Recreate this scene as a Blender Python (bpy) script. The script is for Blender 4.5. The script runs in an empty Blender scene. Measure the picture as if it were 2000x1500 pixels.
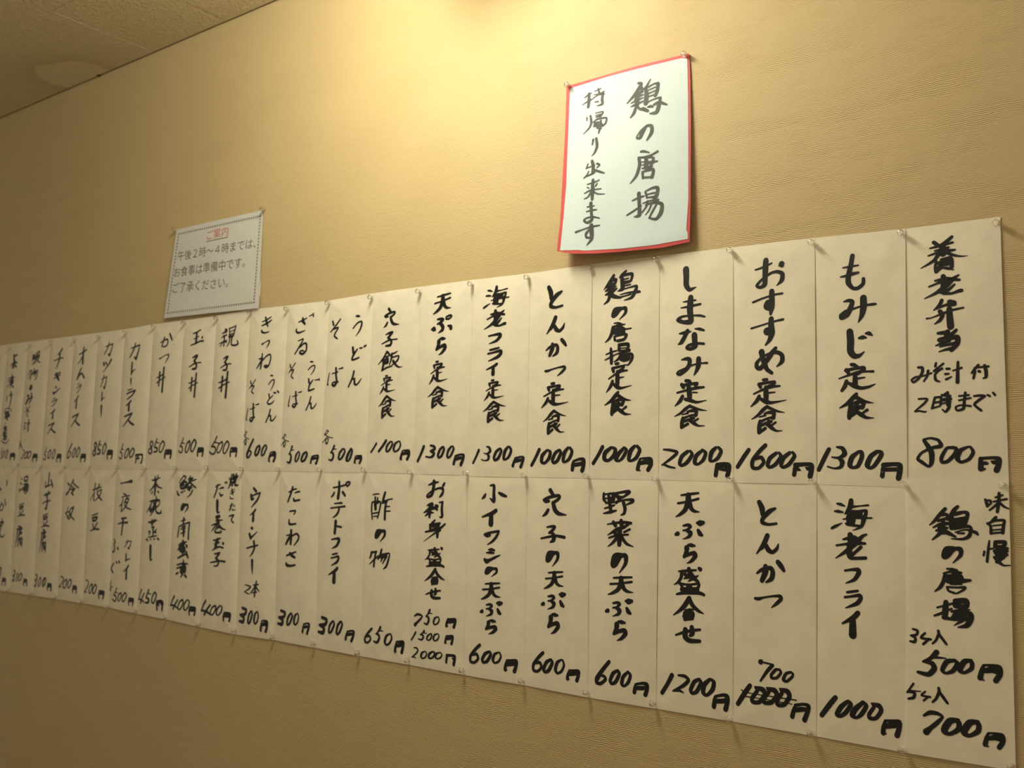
import bpy, bmesh, math, random
from mathutils import Vector, Matrix

# ------------------------------------------------------------------ camera
# metres; x runs along the wall, y into the wall, z up, floor at z = 0
SC = 0.38                       # height of one row of menu strips
F = 1930.637                    # focal length in pixels of the 2000x1500 frame
YAW, PITCH, ROLL = 0.6580069, 0.0983090, 0.0254426
ZMID = 1.55                     # height of the seam between the two rows
WALL = 3.96721669 * SC          # distance from the camera to the wall plane
CAM = Vector((0.0, 0.0, ZMID - 0.0326374 * SC))
CEIL = ZMID + 3.0905 * SC
cy, sy = math.cos(YAW), math.sin(YAW)
cp, sp = math.cos(PITCH), math.sin(PITCH)
FW = Vector((-sy * cp, cy * cp, sp))
R0 = Vector((cy, sy, 0)); U0 = R0.cross(FW)
cr, sr = math.cos(ROLL), math.sin(ROLL)
RT = cr * R0 + sr * U0
UP = cr * U0 - sr * R0
scene = bpy.context.scene
col = scene.collection
cd = bpy.data.cameras.new('camera')
cd.sensor_fit = 'HORIZONTAL'; cd.sensor_width = 36.0; cd.lens = F * 36.0 / 2000.0
cd.clip_start = 0.05; cd.clip_end = 50
cd.dof.use_dof = True; cd.dof.focus_distance = 1.62; cd.dof.aperture_fstop = 5.6
cam = bpy.data.objects.new('camera', cd); col.objects.link(cam)
M = Matrix((RT, UP, -FW)).transposed().to_4x4(); M.translation = CAM
cam.matrix_world = M
scene.camera = cam

# ------------------------------------------------------------------ light
w = bpy.data.worlds.new('room_ambience'); scene.world = w
w.use_nodes = True
bg = w.node_tree.nodes['Background']
bg.inputs[0].default_value = (1.0, 0.86, 0.63, 1)
bg.inputs[1].default_value = 0.37
def lamp(name, loc, energy, colr, rad):
    l = bpy.data.lights.new(name, 'POINT'); l.energy = energy; l.color = colr; l.shadow_soft_size = rad
    o = bpy.data.objects.new(name, l); o.location = loc; col.objects.link(o); return o
lamp('room_fill_lamp', (0.6, -1.2, CEIL - 0.25), 14.0, (1.0, 0.84, 0.60), 0.15)  # unseen fill light behind the camera, added for the room's other lamps
TUBE = 232.0                    # radiance of the fluorescent tube built below
scene.view_settings.view_transform = 'Standard'
scene.view_settings.look = 'None'
scene.view_settings.exposure = 0.0
scene.view_settings.gamma = 1.0
scene.view_settings.use_curve_mapping = False

# ------------------------------------------------------------------ helpers
random.seed(7)
def rays(px, py):
    return FW + (px - 1000) / F * RT - (py - 750) / F * UP
def unp(px, py, off=0.0):
    """photo pixel -> point on the plane lying `off` metres in front of the wall"""
    d = rays(px, py); t = (WALL - off) / d.y
    return CAM + d * t
def prj(x, y, z):
    v = Vector((x, y, z)) - CAM; d = v.dot(FW)
    return 1000 + F * v.dot(RT) / d, 750 - F * v.dot(UP) / d
def wl(px, py):
    p = unp(px, py); return (p.x, p.z)

def tag(o, label=None, cat=None, group=None, kind=None):
    if label: o['label'] = label
    if cat: o['category'] = cat
    if group: o['group'] = group
    if kind: o['kind'] = kind
    return o
def mesh(name, verts, faces, mat, parent=None, smooth=False):
    me = bpy.data.meshes.new(name); me.from_pydata(verts, [], faces); me.update()
    if mat: me.materials.append(mat)
    if smooth:
        for p in me.polygons: p.use_smooth = True
    o = bpy.data.objects.new(name, me); col.objects.link(o)
    if parent: o.parent = parent
    return o
def thick(o, th):
    md = o.modifiers.new('thickness', 'SOLIDIFY'); md.thickness = th; md.offset = -1
    es = o.modifiers.new('crisp_edges', 'EDGE_SPLIT'); es.split_angle = math.radians(50)
def box(v, f, x0, x1, y0, y1, z0, z1):
    b = len(v)
    v += [(x0,y0,z0),(x1,y0,z0),(x1,y1,z0),(x0,y1,z0),(x0,y0,z1),(x1,y0,z1),(x1,y1,z1),(x0,y1,z1)]
    f += [tuple(b+i for i in q) for q in ((0,3,2,1),(4,5,6,7),(0,1,5,4),(1,2,6,5),(2,3,7,6),(3,0,4,7))]

# ------------------------------------------------------------------ materials
class NT:
    def __init__(s, name):
        s.m = bpy.data.materials.new(name); s.m.use_nodes = True
        s.t = s.m.node_tree; s.n = s.t.nodes; s.b = s.n['Principled BSDF']
    def node(s, ty, **kw):
        n = s.n.new(ty)
        for k, v in kw.items():
            if k in n.inputs: n.inputs[k].default_value = v
            else: setattr(n, k, v)
        return n
    def link(s, a, b): s.t.links.new(a, b)
    def coords(s, scale):
        tc = s.node('ShaderNodeTexCoord'); mp = s.node('ShaderNodeMapping')
        mp.inputs['Scale'].default_value = scale
        s.link(tc.outputs['Object'], mp.inputs['Vector']); return mp.outputs[0]
    def noise(s, vec, scale, detail=3.0, rough=0.5, dist=0.0):
        n = s.node('ShaderNodeTexNoise'); n.inputs['Scale'].default_value = scale
        n.inputs['Detail'].default_value = detail; n.inputs['Roughness'].default_value = rough
        n.inputs['Distortion'].default_value = dist
        s.link(vec, n.inputs['Vector']); return n.outputs['Fac']
    def ramp(s, fac, stops):
        r = s.node('ShaderNodeValToRGB'); e = r.color_ramp.elements
        while len(e) < len(stops): e.new(0.5)
        for q, (p, c) in zip(e, stops): q.position = p; q.color = (*c, 1) if len(c) == 3 else c
        s.link(fac, r.inputs[0]); return r.outputs[0]
    def math(s, op, a, b=None, c=None):
        n = s.node('ShaderNodeMath', operation=op)
        for i, q in enumerate((a, b, c)):
            if q is None: continue
            if isinstance(q, (int, float)): n.inputs[i].default_value = q
            else: s.link(q, n.inputs[i])
        return n.outputs[0]
    def bump(s, h, strength, dist, prev=None):
        n = s.node('ShaderNodeBump'); n.inputs['Strength'].default_value = strength
        n.inputs['Distance'].default_value = dist; s.link(h, n.inputs['Height'])
        if prev: s.link(prev, n.inputs['Normal'])
        return n.outputs[0]

def wallpaper_mat():
    t = NT('combed_wallpaper')
    tc = t.node('ShaderNodeTexCoord')
    sep = t.node('ShaderNodeSeparateXYZ'); t.link(tc.outputs['Object'], sep.inputs[0])
    X, Z = sep.outputs[0], sep.outputs[2]
    # ridges wander slightly up and down along the wall
    v1 = t.coords((1.0, 1.0, 3.0)); wan = t.noise(v1, 3.0, 1.0)
    v2 = t.coords((26.0, 1.0, 60.0)); jit = t.noise(v2, 2.2, 2.0)
    zz = t.math('ADD', Z, t.math('MULTIPLY', wan, 0.018))
    zz = t.math('ADD', zz, t.math('MULTIPLY', jit, 0.0036))
    rid = t.math('SINE', t.math('MULTIPLY', zz, 6.28318 / 0.0028))
    rid = t.math('MULTIPLY_ADD', rid, 0.5, 0.5)
    vm = t.coords((7.0, 1.0, 26.0)); mask = t.noise(vm, 1.6, 4.0, 0.6)
    mk = t.ramp(mask, ((0.42, (0, 0, 0)), (0.58, (1, 1, 1))))
    vw = t.coords((1.0, 1.0, 1.6)); worm = t.noise(vw, 210.0, 1.5, 0.5, 1.5)
    mixh = t.node('ShaderNodeMix', data_type='FLOAT')
    t.link(mk, mixh.inputs[0]); t.link(t.math('MULTIPLY', worm, 1.7), mixh.inputs[2]); t.link(rid, mixh.inputs[3])
    fine = t.noise(t.coords((1, 1, 1)), 520.0, 1.0)
    h = t.math('ADD', mixh.outputs[0], t.math('MULTIPLY', fine, 0.35))
    t.link(t.bump(h, 0.52, 0.0009), t.b.inputs['Normal'])
    big = t.noise(t.coords((1, 1, 1)), 1.7, 3.0)
    c = t.ramp(big, ((0.3, (0.545, 0.415, 0.205)), (0.7, (0.58, 0.445, 0.225))))
    t.link(c, t.b.inputs['Base Color'])
    t.b.inputs['Roughness'].default_value = 0.62
    t.b.inputs['Specular IOR Level'].default_value = 0.35
    return t.m
def ceiling_mat():
    t = NT('speckled_ceiling_board')
    a = t.noise(t.coords((1, 1, 1)), 110.0, 2.0, 0.5)
    b = t.noise(t.coords((1, 1.5, 1)), 210.0, 1.0, 0.5)
    h = t.math('ADD', a, t.math('MULTIPLY', b, 0.7))
    t.link(t.bump(h, 0.7, 0.005), t.b.inputs['Normal'])
    # an old water stain by the wall: ring shaped and darker at the rim
    tc = t.node('ShaderNodeTexCoord'); sep = t.node('ShaderNodeSeparateXYZ'); t.link(tc.outputs['Object'], sep.inputs[0])
    wob = t.math('MULTIPLY', t.noise(t.coords((1, 1, 1)), 9.0, 2.0), 0.9)
    dx = t.math('MULTIPLY', t.math('SUBTRACT', sep.outputs[0], -2.83), 1 / 0.13)
    dy = t.math('MULTIPLY', t.math('SUBTRACT', sep.outputs[1], 1.46), 1 / 0.085)
    r = t.math('SQRT', t.math('ADD', t.math('MULTIPLY', dx, dx), t.math('MULTIPLY', dy, dy)))
    r = t.math('ADD', r, wob)
    st = t.ramp(t.math('MULTIPLY', r, 0.35), ((0.0, (0.72, 0.61, 0.37)), (0.48, (0.72, 0.61, 0.37)), (0.53, (0.57, 0.46, 0.25)), (0.66, (0.63, 0.52, 0.30)), (0.9, (0.67, 0.56, 0.33))))
    t.link(st, t.b.inputs['Base Color'])
    t.b.inputs['Roughness'].default_value = 0.45
    t.b.inputs['Specular IOR Level'].default_value = 0.5
    return t.m
def paper_mat(name, colr, rough=0.75, mottle=0.05):
    t = NT(name)
    n = t.noise(t.coords((1, 1, 1)), 26.0, 4.0, 0.6)
    c0 = tuple(x * (1 - mottle) for x in colr); c1 = tuple(min(1, x * (1 + mottle)) for x in colr)
    t.link(t.ramp(n, ((0.3, c0), (0.7, c1))), t.b.inputs['Base Color'])
    f = t.noise(t.coords((1, 1, 1)), 420.0, 2.0)
    t.link(t.bump(f, 0.12, 0.0004), t.b.inputs['Normal'])
    t.b.inputs['Roughness'].default_value = rough
    t.b.inputs['Specular IOR Level'].default_value = 0.25
    return t.m
def plain_mat(name, colr, rough=0.5, spec=0.5, metal=0.0):
    t = NT(name)
    n = t.noise(t.coords((1, 1, 1)), 140.0, 2.0)
    t.link(t.ramp(n, ((0.3, tuple(x * 0.92 for x in colr)), (0.7, colr))), t.b.inputs['Base Color'])
    t.b.inputs['Roughness'].default_value = rough
    t.b.inputs['Specular IOR Level'].default_value = spec
    t.b.inputs['Metallic'].default_value = metal
    return t.m
def clear_mat():
    t = NT('clear_plastic')
    t.b.inputs['Base Color'].default_value = (1, 1, 1, 1)
    t.b.inputs['Roughness'].default_value = 0.1
    t.b.inputs['IOR'].default_value = 1.49
    t.b.inputs['Transmission Weight'].default_value = 1.0
    tr = t.node('ShaderNodeBsdfTransparent'); mx = t.node('ShaderNodeMixShader'); mx.inputs[0].default_value = 0.30
    out = t.n['Material Output']
    t.link(t.b.outputs[0], mx.inputs[1]); t.link(tr.outputs[0], mx.inputs[2]); t.link(mx.outputs[0], out.inputs[0])
    return t.m
def film_mat():
    t = NT('clear_laminate_film')
    gl = t.node('ShaderNodeBsdfGlossy'); gl.inputs['Roughness'].default_value = 0.26
    tr = t.node('ShaderNodeBsdfTransparent'); fr = t.node('ShaderNodeLayerWeight'); fr.inputs[0].default_value = 0.5
    fc = t.math('MULTIPLY_ADD', t.math('POWER', fr.outputs['Facing'], 4.0), 0.5, 0.10)
    mx = t.node('ShaderNodeMixShader'); t.link(fc, mx.inputs[0])
    t.link(tr.outputs[0], mx.inputs[1]); t.link(gl.outputs[0], mx.inputs[2])
    t.link(mx.outputs[0], t.n['Material Output'].inputs[0])
    t.n.remove(t.b)
    return t.m
M_WALL = wallpaper_mat(); M_CEIL = ceiling_mat()
M_STRIP = paper_mat('cream_menu_paper', (0.86, 0.785, 0.60))
M_NOTICE = paper_mat('notice_paper', (0.78, 0.77, 0.70), 0.5, 0.02)
M_POSTER = paper_mat('white_poster_paper', (0.60, 0.70, 0.68), 0.55, 0.02)
M_RED = paper_mat('red_backing_paper', (0.56, 0.075, 0.07), 0.5, 0.06)
M_INK = plain_mat('black_marker_ink', (0.009, 0.008, 0.007), 0.45, 0.4)
M_INKP = plain_mat('sheen_greyed_brush_ink', (0.055, 0.058, 0.048), 0.6, 0.3)  # black ink, its glossy sheen put into the base colour as grey
M_PRINT = plain_mat('printed_black_ink', (0.21, 0.21, 0.17), 0.6, 0.3)
M_PRED = plain_mat('printed_red_ink', (0.70, 0.24, 0.19), 0.6, 0.3)
M_CLEAR = clear_mat(); M_FILM = film_mat()
M_STEEL = plain_mat('steel_needle', (0.6, 0.58, 0.55), 0.25, 0.5, 1.0)
M_DARK = plain_mat('dark_void_board', (0.02, 0.016, 0.012), 0.9, 0.1)

# ------------------------------------------------------------------ setting
v, f = [], []
box(v, f, -6.0, 2.2, WALL, WALL + 0.12, 0.0, CEIL + 0.03)
wall = tag(mesh('wall_back', v, f, M_WALL), 'tan combed-texture wallpapered wall behind the menus', kind='structure')
v, f = [], []
box(v, f, -6.0, 2.2, -2.6, WALL + 0.12, -0.05, -0.001)
tag(mesh('floor', v, f, plain_mat('brown_floor_vinyl', (0.20, 0.13, 0.075), 0.5)), 'brown vinyl floor', kind='structure')
v, f = [], []
box(v, f, -6.0, 2.2, -2.6, WALL + 0.12, CEIL + 0.031, CEIL + 0.06)
ceil = tag(mesh('ceiling', v, f, M_DARK), 'tan textured board ceiling with an old water stain', kind='structure')
PW = 0.2975
def panel_row(y1, x0, L, wide=1, lo=-6.0, hi=2.2):
    y0 = y1 - PW * wide
    x = x0
    while x < hi:
        a, b = max(x, lo) + 0.0007, min(x + L, hi) - 0.0007
        if b - a > 0.01:
            v, f = [], []
            dz = random.uniform(0, 0.0006)
            box(v, f, a, b, y0 + 0.0007, y1 - 0.0007, CEIL + dz, CEIL + 0.03)
            mesh('ceiling_panel', v, f, M_CEIL, ceil)
        x += L
for i in range(13):
    if i < 2:                   # beyond this joint the boards are twice as wide
        if i == 0: panel_row(WALL - 0.006, -6.0, 1.82, 2, -6.0, -2.4765)
        panel_row(WALL - 0.006 - i * PW, -2.14 - 0.91 * 5 + i * 0.1, 0.91, 1, -2.4765)
        continue
    panel_row(WALL - 0.006 - i * PW, -2.14 - 0.91 * 5 if i % 2 == 0 else -2.14 - 0.91 * 5 + 0.455, 0.91)
v, f = [], []
pc = CAM + rays(193, 147) * ((CEIL - CAM.z) / rays(193, 147).z)
for k in range(7):
    a = k / 7 * 6.283
    v.append((pc.x + math.cos(a) * 0.007 * (0.7 + 0.5 * random.random()), min(pc.y + math.sin(a) * 0.006, WALL - 0.001), CEIL - 0.001))
v2 = [(x, y, CEIL + 0.002) for x, y, z in v]; n = 7
f = [tuple(range(n))[::-1], tuple(range(n, 2 * n))] + [(i, (i + 1) % n, n + (i + 1) % n, n + i) for i in range(n)]
mesh('gap_filler', v + v2, f, M_DARK, ceil)['label'] = 'small dark chip in the ceiling edge at the wall'

# fluorescent lamp on the ceiling just above the frame, its tube pointing at the wall
def tube_light():
    X, ZT, Y0, Y1 = -1.24, CEIL - 0.09, WALL - 0.84, WALL - 0.23
    v, f = [], []
    box(v, f, X - 0.045, X + 0.045, Y0 - 0.04, Y1 + 0.04, CEIL - 0.055, CEIL - 0.0005)
    L = mesh('ceiling_light', v, f, plain_mat('white_lamp_housing', (0.7, 0.7, 0.66), 0.4))
    tag(L, 'white single-tube fluorescent ceiling light above the poster', 'light')
    def rod(nm, y0, y1, r, mat):
        v, f = [], []; n = 12
        for y in (y0, y1):
            for k in range(n): v.append((X + r * math.cos(k * 6.2832 / n), y, ZT + r * math.sin(k * 6.2832 / n)))
        f = [(k, (k + 1) % n, n + (k + 1) % n, n + k) for k in range(n)] + [tuple(range(n))[::-1], tuple(range(n, 2 * n))]
        return mesh(nm, v, f, mat, L, True)
    t = NT('glowing_tube'); em = t.node('ShaderNodeEmission'); em.inputs[0].default_value = (1.0, 0.965, 0.80, 1); em.inputs[1].default_value = TUBE
    t.link(em.outputs[0], t.n['Material Output'].inputs[0]); t.n.remove(t.b)
    rod('tube', Y0, Y1, 0.014, t.m)
    for y in (Y0 - 0.035, Y1):
        v, f = [], []; box(v, f, X - 0.018, X + 0.018, y, y + 0.035, ZT - 0.02, CEIL - 0.053)
        mesh('socket', v, f, plain_mat('lamp_socket_white', (0.7, 0.7, 0.66), 0.4), L)
tube_light()

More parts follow.
